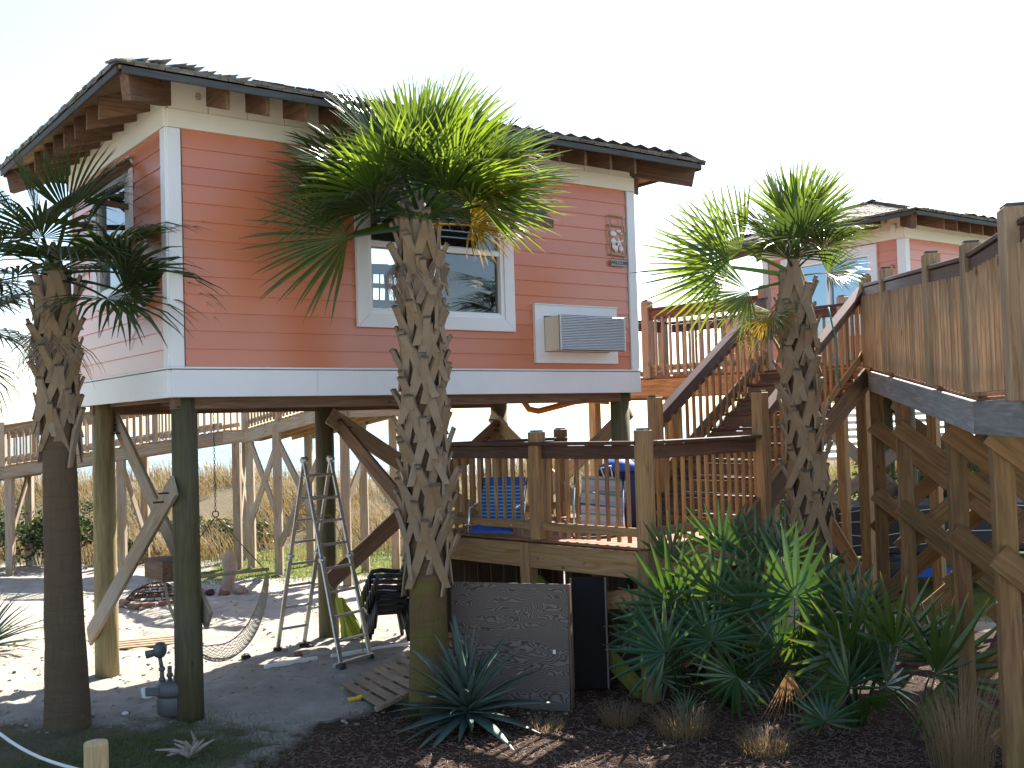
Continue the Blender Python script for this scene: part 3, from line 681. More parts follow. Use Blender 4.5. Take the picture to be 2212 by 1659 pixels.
W1, D1 = 6.124, 3.35
front1 = dict(ops=[(2.01, 4.118, 3.862, 5.60), (4.412, 5.74, 3.495, 4.202)], holes=[(2.15, 3.98, 4.0, 5.46), (4.57, 5.58, 3.66, 4.03)], win=[(2.01, 4.118, 3.862, 5.60, dict(units=2, mid=4.77))], hood=[(2.0, 4.13, 5.62, 5.08, 0.76)])
left1 = dict(ops=[(D1-2.325, D1-1.0, 4.18, 5.67)], holes=[(D1-2.185, D1-1.14, 4.32, 5.53)], win=[(D1-2.325, D1-1.0, 4.18, 5.67, dict(units=1, mid=4.86))], hood=[(D1-2.33, D1-0.99, 5.66, 5.06, 0.80)])
back1 = dict(ops=[(W1-5.35, W1-3.85, 3.9, 5.55)], holes=[(W1-5.21, W1-3.99, 4.04, 5.41)], win=[(W1-5.35, W1-3.85, 3.9, 5.55, dict(units=2))])
H1, MH1 = house('coral beach house on round piles with wide front window, behind the tallest palm', (-3.265, 10.394), W1, D1, front1, left1, back1, 11, True, 'coral stilt beach houses')
D2 = 3.05
front2 = dict(ops=[(1.8, 3.2, 4.2, 5.66)], holes=[(1.94, 3.06, 4.34, 5.52)], win=[(1.8, 3.2, 4.2, 5.66, dict(units=1, tint=True))])
left2 = dict(ops=[(D2-2.6, D2-0.51, 4.15, 5.715)], holes=[(D2-2.46, D2-0.65, 4.29, 5.575)], win=[(D2-2.6, D2-0.51, 4.15, 5.715, dict(units=2, tint=True, single=True))])
back2 = dict(ops=[], holes=[], win=[])
H2, MH2 = house('smaller far coral beach house seen above the ramp railing at right', (6.789, 18.5), 6.124, D2, front2, left2, back2, 23, False, 'coral stilt beach houses')

# mitred panel round the air conditioner
for s in 'btlr': trap(H1, 'unit_trim', Matrix.Identity(4), 4.412, 5.74, 3.495, 4.202, 0.135, s, 'white')
boxw(H1, Matrix.Identity(4), 'drip_cap', (5.076, -0.05, 4.207), (1.345, 0.065, 0.014), 'white')
# lamp boxes on the far house corner
box(H2, 'electrical_box', (-0.055, 0.16, 5.93), (0.05, 0.09, 0.15), 'white')
v_, f_ = lathe([(0.03, 0), (0.035, 0.02), (0.015, 0.03)], 10); part('hose_bib', mesh('hose_bib', v_, f_, 'galv', True), H2, T((-0.03, 0.22, 5.28)) @ Matrix.Rotation(R_(-90), 4, 'Y'))

def hp(r, l, z): return MH1 @ Vector((r, l, z))
# air conditioner
ac = thing('air_conditioner', 'white louvred wall air conditioner in a trimmed panel beside the front window', 'air conditioner', MH1)
box(ac, 'sleeve', (5.072, -0.13, 3.842), (1.03, 0.42, 0.412), 'acbox')
fr_ = box(ac, 'grille_frame', (5.072, -0.345, 3.842), (1.044, 0.016, 0.424), 'blackmatte')
for k in range(21):
    z = 3.648+k*0.0195; part('louvre', bxm(1.046, 0.022, 0.0085, 'grille', 0.002), ac, T((5.072, -0.362, z)) @ Matrix.Rotation(0.5, 4, 'X'))
for x in (4.556, 5.588): box(ac, 'side_cheek', (x, -0.358, 3.842), (0.010, 0.03, 0.42), 'grille')

# shell sign
sg = thing('welcome_sign', 'driftwood frame with white shells and a small WELCOME plaque on the coral wall', 'sign', MH1)
def stk(p, q, r=0.009, par=None, nm='frame_stick'): 
    m = ((p[0]+q[0])/2+0.003, (p[1]+q[1])/2+0.003); return tubeo(sg, nm, [(p[0], -0.045, p[1]), (m[0], -0.047, m[1]), (q[0], -0.045, q[1])], r, 'stick', 7, par)
stk((5.665, 5.40), (5.91, 5.395), 0.008); stk((5.655, 5.275), (5.93, 5.27), 0.010); stk((5.672, 5.285), (5.69, 4.885)); stk((5.925, 5.28), (5.945, 4.88)); stk((5.67, 4.895), (5.965, 4.885), 0.010)
for a, b in (((5.68, 5.40), (5.70, 5.275)), ((5.895, 5.395), (5.90, 5.27))): tubeo(sg, 'cord', [(a[0], -0.05, a[1]), (b[0], -0.05, b[1])], 0.006, 'driftwood', 6)
for a in (5.73, 5.90): tubeo(sg, 'cord', [(a, -0.045, 4.885), (a, -0.045, 4.83)], 0.003, 'cable', 5)
for k in range(9): stk((5.715+0.022*k, 4.915), (5.715+0.022*k, 4.895), 0.002, nm='rope_knot')
def shellm(rx, rz, d=0.02, ribs=9, seed=0):
    V = [(0, -d, 0)]; Fc = []; n = 24
    for ring, s in ((0.55, 0.85), (1.0, 0.0)):
        for k in range(n):
            a = 2*math.pi*k/n; rr = ring*(1+0.06*math.sin(a*ribs/2+seed))*(1-0.15*max(0, -math.sin(a)))
            V.append((rx*rr*math.cos(a), -d*s, rz*rr*math.sin(a)))
    for k in range(n):
        k2 = (k+1) % n; Fc.append((0, 1+k, 1+k2)); Fc.append((1+k, 1+n+k, 1+n+k2, 1+k2))
    return mesh('shell', V, Fc, 'shell', True)
for i, (x, z, a, b) in enumerate([(5.755, 5.165, 0.052, 0.042), (5.752, 5.065, 0.045, 0.046), (5.775, 4.985, 0.062, 0.042), (5.875, 4.975, 0.042, 0.034), (5.845, 5.205, 0.024, 0.042)]):
    part('shell', shellm(a, b, 0.026, 7+i, i), sg, T((x, -0.035, z)) @ Matrix.Rotation(0.4*i, 4, 'Y'))
V = [(0, -0.022, 0)]; 
for k in range(10):
    a = math.pi/2+k*math.pi/5+0.15; r = 0.082 if k % 2 == 0 else 0.022; V.append((r*math.cos(a), -0.004 if k % 2 == 0 else -0.010, r*math.sin(a)))
for k in range(10): V.append((V[1+k][0], 0.01, V[1+k][2]))
Fc = [(0, 1+k, 1+(k+1) % 10) for k in range(10)]+[(1+k, 11+k, 11+(k+1) % 10, 1+(k+1) % 10) for k in range(10)]
part('starfish', mesh('starfish', V, Fc, 'shell'), sg, T((5.832, -0.052, 5.055)))
for x, z in ((5.895, 5.175), (5.91, 5.09)): part('shell', shellm(0.014, 0.016, 0.012, 5), sg, T((x, -0.035, z)))
pq = box(sg, 'plaque', (5.822, -0.045, 4.79), (0.268, 0.022, 0.078), 'plaque')
tcv = bpy.data.curves.new('lettering', 'FONT'); tcv.body = 'WELCOME'; tcv.size = 0.062; tcv.align_x = 'CENTER'; tcv.align_y = 'CENTER'; tcv.extrude = 0.002; tcv.offset = 0.0012
to = bpy.data.objects.new('lettering_curve', tcv); COL.objects.link(to)
tm = bpy.data.meshes.new_from_object(to.evaluated_get(bpy.context.evaluated_depsgraph_get())); bpy.data.objects.remove(to); tm.materials.clear(); tm.materials.append(M['letter'])
part('lettering', tm, sg, T((5.822, -0.0575, 4.79)) @ Matrix.Rotation(R_(90), 4, 'X'), pq)

# furniture seen through the window
def barchair(label, r, l, rot):
    c = thing('bar_chair', label, 'chair', MH1 @ T((r, l, ZF)) @ Matrix.Rotation(rot, 4, 'Z'), 'tall chairs inside the beach house')
    box(c, 'seat', (0, 0, 0.74), (0.42, 0.42, 0.05), 'darkwood')
    for sx in (-1, 1):
        for sy in (-1, 1): box(c, 'leg', (sx*0.18, sy*0.18, 0.36), (0.04, 0.04, 0.72), 'darkwood')
        beam(c, 'back_post', (sx*0.18, 0.19, 0.75), (sx*0.19, 0.27, 1.36), 0.04, 0.035, 'darkwood')
    beam(c, 'back_rail', (-0.20, 0.27, 1.33), (0.20, 0.27, 1.33), 0.03, 0.13, 'darkwood'); beam(c, 'back_rail', (-0.18, 0.20, 0.90), (0.18, 0.20, 0.90), 0.025, 0.05, 'darkwood')
    for x in (-0.09, 0.0, 0.09): beam(c, 'back_slat', (x, 0.21, 0.9), (x, 0.262, 1.28), 0.012, 0.035, 'darkwood')
    for z in (0.25, 0.45): box(c, 'stretcher', (0, -0.18, z), (0.34, 0.025, 0.03), 'darkwood'); 
    return c
barchair('dark tall chair nearest the left pane inside the front window', 3.15, 1.75, 2.9)
barchair('dark tall chair in the middle of the front window, behind the palm trunk', 3.62, 1.55, 2.2)
barchair('dark tall chair seen through the right-hand lower pane', 4.02, 1.05, 0.5)
tb = thing('dining_table', 'dark high dining table inside the beach house window', 'table', MH1 @ T((3.35, 2.3, ZF)))
box(tb, 'table_top', (0, 0, 0.98), (1.0, 0.8, 0.05), 'darkwood')
for sx in (-1, 1):
    for sy in (-1, 1): box(tb, 'leg', (sx*0.42, sy*0.33, 0.475), (0.07, 0.07, 0.95), 'darkwood')

# conduit and cables under the floor
cd = thing('orange_conduit', 'sagging orange conduit hung under the house floor', 'pipe', MH1)
P = [(4.95, 0.9, ZB+0.02), (4.95, 0.9, ZB-0.08), (5.0, 0.87, ZB-0.17), (5.1, 0.8, ZB-0.2), (5.3, 0.7, ZB-0.15), (5.55, 0.6, ZB-0.09), (5.8, 0.55, ZB-0.07), (6.05, 0.5, ZB-0.1)]
tubeo(cd, 'conduit', P, 0.040, 'orange', 12); tubeo(cd, 'pipe_collar', [(4.95, 0.9, ZB-0.06), (4.95, 0.9, ZB+0.03)], 0.052, 'pvc', 12)
cb_ = thing('cable_bundle', 'grey cables draped under the house floor beside the conduit', 'cables', MH1)
for k in range(4):
    P = [(4.6+0.25*i, 0.5+0.12*k, ZB-0.05-0.03*math.sin(i*1.3+k)) for i in range(7)]; tubeo(cb_, 'cable', P, 0.007, 'cable', 6)

# ------------------------------------------------------------------ railings, decks, stairs
def railing(root, p0, p1, hgt, posts, ends=(0.0, 0.0), side=1, sp=0.137, mats=('tan', 'rail'), bal='tan', over=0.11, post_down=0.0, psz=0.14, sub=True, z0=0.05, bshift=0.0, cap=True, railname='handrail'):
    """p0,p1 floor points; side +1: balusters on the left of p0->p1"""
    p0 = Vector(p0); p1 = Vector(p1); d = p1-p0; dh = Vector((d.x, d.y, 0)); L = dh.length; dh /= L; slope = d.z/L; nl = Vector((-dh.y, dh.x, 0))*side
    P = lambda s, z: p0+dh*s+Vector((0, 0, slope*s+z))
    a, b = ends
    hr = beam(root, railname, P(a, hgt-0.019)+nl*0.0, P(L-b, hgt-0.019), 0.14, 0.038, mats[1])
    beam(root, 'top_rail', P(a, hgt-0.115)+nl*0.035, P(L-b, hgt-0.115)+nl*0.035, 0.038, 0.14, mats[1])
    beam(root, 'bottom_rail', P(a, z0+0.10)+nl*0.012, P(L-b, z0+0.10)+nl*0.012, 0.038, 0.09, mats[0])
    n = max(1, int((L-a-b)/sp)); st = (L-a-b)/n
    bl = hgt-0.15-z0+0.02; bl = round(bl, 3)
    me = bxm(bl, 0.036, 0.036, bal, 0.003)
    for k in range(n):
        s = a+st*(k+0.5)
        if any(abs(s-q) < psz*0.55 for q in posts): continue
        c = P(s, z0-0.02+bl/2)+nl*(0.053+0.018)
        part('baluster', me, root, T(c) @ Matrix.Rotation(math.atan2(dh.y, dh.x), 4, 'Z') @ Matrix.Rotation(R_(-90), 4, 'Y'))
    for q in posts:
        top = hgt+over; c0 = P(q, 0)+nl*0.02; zb = -post_down
        po = part('post', bxm(top-zb, psz, psz, mats[0], 0.008), root, T(c0+Vector((0, 0, (top+zb)/2))) @ Matrix.Rotation(math.atan2(dh.y, dh.x), 4, 'Z') @ Matrix.Rotation(R_(-90), 4, 'Y'))
        if cap: part('post_cap', bxm(0.105, 0.105, 0.018, 'fascia', 0.004), root, T(c0+Vector((0, 0, top+0.011))) @ Matrix.Rotation(math.atan2(dh.y, dh.x), 4, 'Z'), po)
    return hr
def planks(root, o, ax, bx, na, mat, w=0.14, th=0.032, name='deck_board', gap=0.006):
    """boards of length |bx| laid side by side along ax from o (top surface at o.z)"""
    o = Vector(o); ax = Vector(ax); bx = Vector(bx); n = int(ax.length/(w+gap)); st = ax/n
    for k in range(n):
        p = o+st*(k+0.5)+Vector((0, 0, -th/2)); beam(root, name, p, p+bx, ax.length/n-gap, th, mat)
P0 = Vector((1.29, 10.9, 0)); U = Vector((0.723, 0.691, 0)).normalized(); Vv = Vector((-U.y, U.x, 0)); MD = basis(P0, U, Vv)
ZL, ZU = 1.49, 3.40
ld = thing('lower_deck', 'low timber deck with dark stained handrails between the tallest palm and the stairs', 'deck', MD)
planks(ld, (0.0, -0.03, ZL), (2.55, 0, 0), (0, 3.42, 0), 0, 'deckred')
for (a, b) in (((-0.02, -0.05), (-0.02, 3.4)), ((0.0, -0.03), (2.5, -0.03)), ((-0.04, 3.41), (2.5, 3.41))):
    z = ZL-0.035-0.14; beam(ld, 'rim_joist', (*a, z), (*b, z), 0.04, 0.27, 'tan')
for k in range(1, 6): beam(ld, 'joist', (0.42*k, 0.0, ZL-0.165), (0.42*k, 3.36, ZL-0.165), 0.04, 0.22, 'rafter')
for y in (0.35, 1.05): # bolts on the rim
    c_ = (-0.045, y+0.45, ZL-0.2); tubeo(ld, 'bolt', [c_, (-0.06, y+0.45, ZL-0.2)], 0.014, 'galv', 8)
railing(ld, (0.0, 0.0, ZL), (0.0, 3.35, ZL), 1.075, [0.0, 1.52, 3.3], side=-1, ends=(0.05, 0.02), psz=0.145)
railing(ld, (0.0, 0.0, ZL), (2.1, 0.0, ZL), 1.075, [], side=1, ends=(0.12, 0.05))
railing(ld, (0.0, 3.32, ZL), (2.35, 3.32, ZL), 1.075, [2.3], side=1, ends=(0.1, 0.0))
# supports below: the corner post continues to the ground
for (x, y, m_) in ((0.0, 0.0, 'tan_green'), (0.02, 1.7, 'tan'), (0.0, 3.3, 'tan'), (2.2, 0.1, 'tan'), (2.3, 3.2, 'tan'), (1.2, 1.7, 'tan'), (1.15, 0.05, 'tan_green')):
    beam(ld, 'support_post', (x, y-0.015 if y == 0 else y, -0.3), (x, y-0.015 if y == 0 else y, ZL-0.04 if not (x == 0 and y == 0) else ZL-0.02), 0.145, 0.145, m_, up=(0, 1, 0))
beam(ld, 'diagonal_brace', (0.05, 0.15, 0.03), (0.35, 1.9, 0.95), 0.04, 0.2, 'moss', up=(0, 0, 1), label='mossy green diagonal brace')
beam(ld, 'cross_beam', (0.05, 0.1, 0.98), (0.55, 1.7, 0.70), 0.04, 0.19, 'tan', label='tan cross beam below the deck')
beam(ld, 'diagonal_brace', (0.3, -0.02, 0.9), (2.1, 0.06, 0.15), 0.04, 0.2, 'moss'); beam(ld, 'diagonal_brace', (0.15, 0.12, 0.12), (2.0, 0.12, 1.1), 0.04, 0.18, 'tan_green')
beam(ld, 'skirt_panel', (0.9, 0.5, 0.45), (2.3, 0.5, 0.45), 0.02, 0.85, 'deckred')
for k in range(16): beam(ld, 'skirt_board', (2.30, 0.12+0.205*k, -0.1), (2.30, 0.12+0.205*k, 1.16+0.02*(k % 3)), 0.195, 0.02, 'rafter', up=(1, 0, 0))
for k in range(10): beam(ld, 'skirt_board', (0.16+0.225*k, 3.36, -0.1), (0.16+0.225*k, 3.36, 1.16+0.02*(k % 2)), 0.02, 0.215, 'rafter', up=(1, 0, 0))

# stairs
stt = thing('staircase', 'timber staircase with sloping dark handrails rising from the lower deck', 'stairs', MD)
s0, s1 = 1.72, 4.62; nr = 10; rise = (ZU-ZL)/nr; run = (s1-s0)/nr; SW = 1.5
for k in range(nr):
    z = ZL+rise*(k+1); x = s0+run*k
    if k < nr-1: beam(stt, 'tread', (x+run*0.5, 0.03, z-0.02), (x+run*0.5, SW-0.03, z-0.02), run+0.03, 0.038, 'rail')
    beam(stt, 'riser', (x+0.01, 0.05, z-rise/2-0.02), (x+0.01, SW-0.05, z-rise/2-0.02), 0.02, rise-0.05, 'rafter')
for y in (0.0, SW): beam(stt, 'stringer', (s0-0.05, y, ZL+0.0), (s1, y, ZU-0.16), 0.04, 0.27, 'rafter')
sl = (ZU-ZL)/(s1-s0); zz = ZL+sl*(2.1-s0)
for y, side in ((-0.01, 1), (SW+0.01, -1)):
    railing(stt, (2.1, y, zz), (4.62, y, zz+sl*(4.62-2.1)), 1.06, [], side=side, ends=(0.05, 0.02), z0=0.10, sp=0.14)
    top = 3.05; po = beam(stt, 'newel_post', (2.1, y, ZL-0.3), (2.1, y, top), 0.145, 0.145, 'tan', up=(0, 1, 0), ch=0.008)
    part('post_cap', bxm(0.11, 0.11, 0.02, 'fascia'), stt, T((2.1, y, top+0.012)), po)
    if y > 0: beam(stt, 'grab_rail', (2.2, y-0.06, zz+0.42), (4.5, y-0.06, zz+sl*2.3+0.38), 0.035, 0.09, 'rafter')

# upper deck
ud = thing('upper_deck', 'high timber deck with tall railing beside the right end of the beach house', 'deck', MD)
X0 = 4.65
planks(ud, (X0, -0.1, ZU+0.02), (2.3, 0, 0), (0, 5.2, 0), 0, 'deckred')
beam(ud, 'rim_joist', (X0-0.02, -0.1, ZU-0.16), (X0-0.02, 5.1, ZU-0.16), 0.04, 0.28, 'tan'); beam(ud, 'rim_joist', (X0, 5.12, ZU-0.16), (X0+2.2, 5.12, ZU-0.16), 0.04, 0.28, 'tan')
for k in range(1, 6): beam(ud, 'joist', (X0+0.38*k, 0, ZU-0.15), (X0+0.38*k, 5.05, ZU-0.15), 0.04, 0.24, 'rafter')
railing(ud, (X0, SW+0.02, ZU), (X0, 3.75, ZU), 1.08, [0.0, 2.12], side=-1 if False else 1, ends=(0.05, 0.1), mats=('pinegrey', 'rail'), bal='pinegrey')
railing(ud, (X0+2.25, -0.1, ZU), (X0+2.25, 5.0, ZU), 1.08, [0.1, 1.7, 3.4], side=-1, ends=(0.05, 0.05), mats=('pinegrey', 'rail'), bal='pinegrey')
railing(ud, (X0+0.1, 5.0, ZU), (X0+2.25, 5.0, ZU), 1.08, [0.4, 2.0], side=1, mats=('pinegrey', 'rail'), bal='pinegrey')
for x in (X0+0.1, X0+2.1):
    for y in (0.15, 1.6, 3.3, 4.9): beam(ud, 'support_post', (x, y, -0.3), (x, y, ZU-0.02), 0.145, 0.145, 'tan', up=(0, 1, 0))
beam(ud, 'diagonal_brace', (X0+0.2, 0.2, 0.4), (X0+0.2, 1.6, 2.6), 0.04, 0.19, 'tan'); beam(ud, 'diagonal_brace', (X0+0.2, 3.2, 0.4), (X0+0.2, 1.7, 2.6), 0.04, 0.19, 'pinegrey')

# sloping ramp towards the camera
Ra = Vector((4.62, 13.95, 0)); Rb_ = Vector((3.51, 8.17, 0)); rd = (Rb_-Ra).normalized(); rl = Vector((-rd.y, rd.x, 0))   # rl points to +X side? 
if rl.x < 0: rl = -rl
MR = basis(Ra, rd, Vector((-rd.y, rd.x, 0)))       # local x towards the camera, local y to the right (+X)
LR = (Rb_-Ra).length; WRp = 1.55
rp = thing('ramp', 'timber access ramp with close-set pickets running off the right edge', 'ramp', MR)
z_a, z_b = 3.36, 2.88; ysg = 1 if (MR.to_3x3() @ Vector((0, 1, 0))).x > 0 else -1
def rz(s): return z_a+(z_b-z_a)*min(1, s/LR)
nb_ = 40
for k in range(nb_):
    s = LR*(k+0.5)/nb_; beam(rp, 'deck_board', (s, 0, rz(s)-0.016), (s, ysg*WRp, rz(s)-0.016), LR/nb_-0.006, 0.032, 'deckred')
for k in range(13):
    s = LR+0.14*(k+0.5); beam(rp, 'deck_board', (s, 0, z_b-0.016), (s, ysg*WRp, z_b-0.016), 0.134, 0.032, 'deckred')
for y in (-0.02*ysg, (WRp+0.02)*ysg):
    beam(rp, 'stringer', (0.1, y, rz(0.1)-0.165), (LR, y, z_b-0.155), 0.045, 0.25, 'blue_grey', label='grey weathered ramp stringer'); beam(rp, 'stringer', (LR+0.01, y, z_b-0.155), (LR+2.6, y, z_b-0.155), 0.045, 0.25, 'blue_grey')
for y in (0.5, 1.0): beam(rp, 'joist', (0.1, ysg*y, rz(0.1)-0.16), (LR, ysg*y, z_b-0.16), 0.04, 0.22, 'rafter')
sdn = -1*ysg
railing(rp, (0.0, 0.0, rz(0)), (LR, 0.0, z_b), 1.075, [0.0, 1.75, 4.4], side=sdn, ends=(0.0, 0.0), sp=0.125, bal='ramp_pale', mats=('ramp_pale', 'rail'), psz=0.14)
railing(rp, (LR, 0.0, z_b), (LR+1.8, 0.0, z_b), 1.075, [0.06], side=sdn, sp=0.125, bal='ramp_pale', mats=('ramp_pale', 'rail'), over=0.08, psz=0.14)
po_ = beam(rp, 'end_post', (LR+1.45, -0.03*ysg, z_b-0.05), (LR+1.45, -0.03*ysg, z_b+1.165), 0.19, 0.22, 'ramp_pale', up=(0, 1, 0), ch=0.008)
part('post_cap', bxm(0.17, 0.19, 0.02, 'fascia'), rp, T((LR+1.45, -0.03*ysg, z_b+1.177)), po_)
railing(rp, (0.2, ysg*WRp, rz(0.2)), (LR, ysg*WRp, z_b), 1.075, [0.6, 2.6, 4.6], side=-sdn, sp=0.125, bal='ramp_pale', mats=('ramp_pale', 'rail'))
for s in (0.0, 2.0, 4.7, 6.25):
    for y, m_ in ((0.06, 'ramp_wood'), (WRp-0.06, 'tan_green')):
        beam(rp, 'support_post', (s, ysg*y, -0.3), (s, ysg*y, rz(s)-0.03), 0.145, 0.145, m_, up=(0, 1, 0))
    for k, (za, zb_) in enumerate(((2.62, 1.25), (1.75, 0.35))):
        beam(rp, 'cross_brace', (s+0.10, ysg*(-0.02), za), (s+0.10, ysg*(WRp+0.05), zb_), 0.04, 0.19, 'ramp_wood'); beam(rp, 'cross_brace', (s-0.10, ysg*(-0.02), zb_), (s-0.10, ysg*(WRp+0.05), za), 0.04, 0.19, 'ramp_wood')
    for z in (1.4, 2.6):
        tubeo(rp, 'bolt', [(s, -0.02*ysg, z), (s, 0.0, z)], 0.014, 'galv', 8)

# sea-side boardwalk behind the house
bw = thing('boardwalk', 'long raised timber boardwalk with railings behind the house on the beach side', 'boardwalk', Matrix.Identity(4))
segs = [((-15.0, 22.6, 1.66), (-10.4, 22.0, 2.18)), ((-10.4, 22.0, 2.18), (-5.9, 22.0, 2.76)), ((-5.9, 22.0, 2.77), (-5.45, 22.0, 2.77)), ((-5.45, 22.0, 2.77), (-3.35, 19.3, 3.16)), ((-3.35, 19.3, 3.18), (-1.9, 19.0, 3.2))]
for i, (a, b) in enumerate(segs):
    a = Vector(a); b = Vector(b); d = (b-a); dh = Vector((d.x, d.y, 0)).normalized(); nl = Vector((-dh.y, dh.x, 0)); wd = 1.4
    for y in (0.0, wd): beam(bw, 'stringer', a+nl*y-Vector((0, 0, 0.12)), b+nl*y-Vector((0, 0, 0.12)), 0.05, 0.23, 'pinegrey')
    for y in (0.35, 0.7, 1.05): beam(bw, 'joist', a+nl*y-Vector((0, 0, 0.13)), b+nl*y-Vector((0, 0, 0.13)), 0.04, 0.18, 'tan')
    n = max(1, int(d.length/0.15))
    for k in range(n):
        p = a.lerp(b, (k+0.5)/n)+Vector((0, 0, 0.012)); beam(bw, 'deck_board', p-nl*0.02, p+nl*(wd+0.02), d.length/n-0.006, 0.03, 'tan')
    if d.length > 0.6:
        L = Vector((d.x, d.y, 0)).length; q = [0.05+1.55*k for k in range(int(L/1.55)+1)]
        railing(bw, a, b, 0.84, q, side=-1, sp=0.14, psz=0.11, over=0.06, mats=('pinegrey', 'soffit'), bal='pinegrey', cap=False)
        if i != 3: railing(bw, a+nl*wd, b+nl*wd, 0.84, q, side=1, sp=0.14, psz=0.11, over=0.06, mats=('pinegrey', 'soffit'), bal='pinegrey', cap=False)
for (x, y, zt_) in ((-5.65, 22.0, 2.68), (-5.35, 21.9, 2.68), (-4.55, 20.75, 2.85), (-3.42, 19.35, 3.0), (-3.0, 19.15, 3.1), (-4.2, 22.1, 2.8), (-2.9, 20.75, 3.0), (-1.95, 19.05, 3.1), (-8.0, 22.0, 2.4), (-10.3, 22.05, 2.1), (-10.5, 23.4, 2.1), (-8.0, 23.4, 2.4), (-5.8, 23.4, 2.7), (-12.6, 22.35, 1.85), (-2.3, 20.6, 3.1)):
    beam(bw, 'support_post', (x, y+0.08, gz(x, y)-0.3), (x, y+0.08, zt_), 0.15, 0.15, 'pinegrey', up=(0, 1, 0))
for a, b in (((-5.35, 21.95, 2.6), (-4.55, 20.8, 1.1)), ((-5.35, 21.9, 0.9), (-4.55, 20.85, 2.5)), ((-4.5, 20.8, 2.5), (-3.45, 19.45, 0.9)), ((-4.5, 20.75, 0.6), (-3.45, 19.4, 2.3)), ((-5.65, 22.1, 2.5), (-5.75, 23.4, 0.9)), ((-5.62, 22.1, 0.8), (-5.75, 23.4, 2.4)), ((-3.0, 19.2, 2.7), (-1.95, 19.1, 1.2)), ((-3.4, 19.4, 0.5), (-2.9, 20.7, 2.1)), ((-8.0, 22.1, 2.2), (-8.0, 23.4, 0.6)), ((-10.35, 22.1, 0.5), (-10.5, 23.4, 1.9))):
    beam(bw, 'cross_brace', a, b, 0.04, 0.17, 'pinegrey')

# ------------------------------------------------------------------ fan palms
def frond_mesh(mat, seed, pl=0.7, R=0.85, nseg=42, spread=250, split=0.42, droop=0.18, sag=0.5, cup=0.25, pw=0.022, bend=0.10, fold=0.35, lenvar=0.12, hook=0.0):
    rnd = random.Random(seed); V = []; Fc = []; tip = []
    # petiole: flattened tube along +X
    n = 5
    if pl > 0.01:
        for i in range(n):
            f = i/(n-1); x = pl*f; z = -bend*pl*f*f; w = pw*(1.25-0.5*f)
            for dy, dz in ((-1, 0.15), (0, -0.45), (1, 0.15), (0, 0.35)):
                V.append((x, w*dy, z+w*dz)); tip.append(0.0)
        for i in range(n-1):
            for k in range(4):
                k2 = (k+1) % 4; Fc.append((i*4+k, i*4+k2, i*4+4+k2, i*4+4+k))
    H = Vector((pl, 0, -bend*pl)); sp = R_(spread); da = sp/nseg
    ts = [0.02, 0.22, split, (split+1)/2-0.03, 0.88, 1.0]
    for i in range(nseg):
        a = -sp/2+da*(i+0.5)+rnd.uniform(-0.25, 0.25)*da; L = R*(0.80+0.20*math.cos(a*0.7))*(1+rnd.uniform(-lenvar, lenvar*0.6))
        ca, sa = math.cos(a), math.sin(a); o = len(V); sg_ = sag*rnd.uniform(0.4, 1.5); tw = rnd.uniform(-0.05, 0.05); hk = hook*rnd.uniform(0.2, 1.6) if rnd.random() < 0.6 else 0
        pz = 0.012*((i % 2)*2-1)
        for t_ in ts:
            r = t_*L
            w = r*da*0.56 if t_ <= split else split*L*da*0.56*max(0.02, (1-(t_-split)/(1-split)))**0.65
            z = cup*R*t_*abs(sa)**1.3*0.5-droop*L*t_*t_*(0.7+0.3*ca)-sg_*L*max(0, t_-0.5)**2-hk*L*max(0, t_-0.62)**2*6
            rr = r*(1-0.15*sg_*max(0, t_-0.5)-0.9*hk*max(0, t_-0.62))
            cx, cy = rr*ca+tw*sa*max(0, t_-0.4), rr*sa-tw*ca*max(0, t_-0.4)
            for s, fz in ((-1, 0), (0, 1), (1, 0)):
                V.append((H.x+cx-sa*w*s, H.y+cy+ca*w*s, H.z+z+fz*fold*w+pz*min(1, t_*3))); tip.append(t_)
        for j in range(len(ts)-1):
            for k in range(2): Fc.append((o+j*3+k, o+j*3+k+1, o+j*3+4+k, o+j*3+3+k))
    return mesh('frond', V, Fc, mat, False, tip)
FM = {}
def fmesh(kind, i):
    k = (kind, i)
    if k in FM: return FM[k]
    s = 100+i*7+sum(map(ord, kind))
    P_ = dict(green=dict(mat='frond', pl=0.55, R=0.92, nseg=34, spread=205, split=0.44, droop=0.07, sag=0.30, cup=0.7, fold=0.5),
              young=dict(mat='frond', pl=0.50, R=0.90, nseg=26, spread=115, split=0.5, droop=0.02, sag=0.12, cup=0.35, bend=0.0),
              old=dict(mat='frond', pl=0.66, R=0.88, nseg=34, spread=205, droop=0.16, sag=0.6, cup=0.4, bend=0.18),
              gold=dict(mat='frond_gold', pl=0.62, R=0.84, nseg=38, spread=190, droop=0.2, sag=0.6, cup=0.4),
              side=dict(mat='frond', pl=0.55, R=0.92, nseg=30, spread=150, split=0.42, droop=0.05, sag=0.35, cup=0.35, fold=0.5),
              dead=dict(mat='frond_dead', pl=0.35, R=0.62, nseg=30, spread=110, split=0.3, droop=0.4, sag=1.2, cup=0.8, fold=0.6),
              dark=dict(mat='frond_dark', pl=0.55, R=0.86, nseg=36, spread=225, droop=0.20, sag=0.7, cup=0.45, bend=0.2),
              darky=dict(mat='frond_dark', pl=0.42, R=0.72, nseg=34, spread=130, split=0.48, droop=0.04, sag=0.3, cup=0.4, bend=0.0),
              hook=dict(mat='frond_dark', pl=0.45, R=0.70, nseg=34, spread=170, split=0.35, droop=0.12, sag=0.6, cup=0.3, hook=0.35)).get(kind)
    FM[k] = frond_mesh(seed=s, **P_); return FM[k]
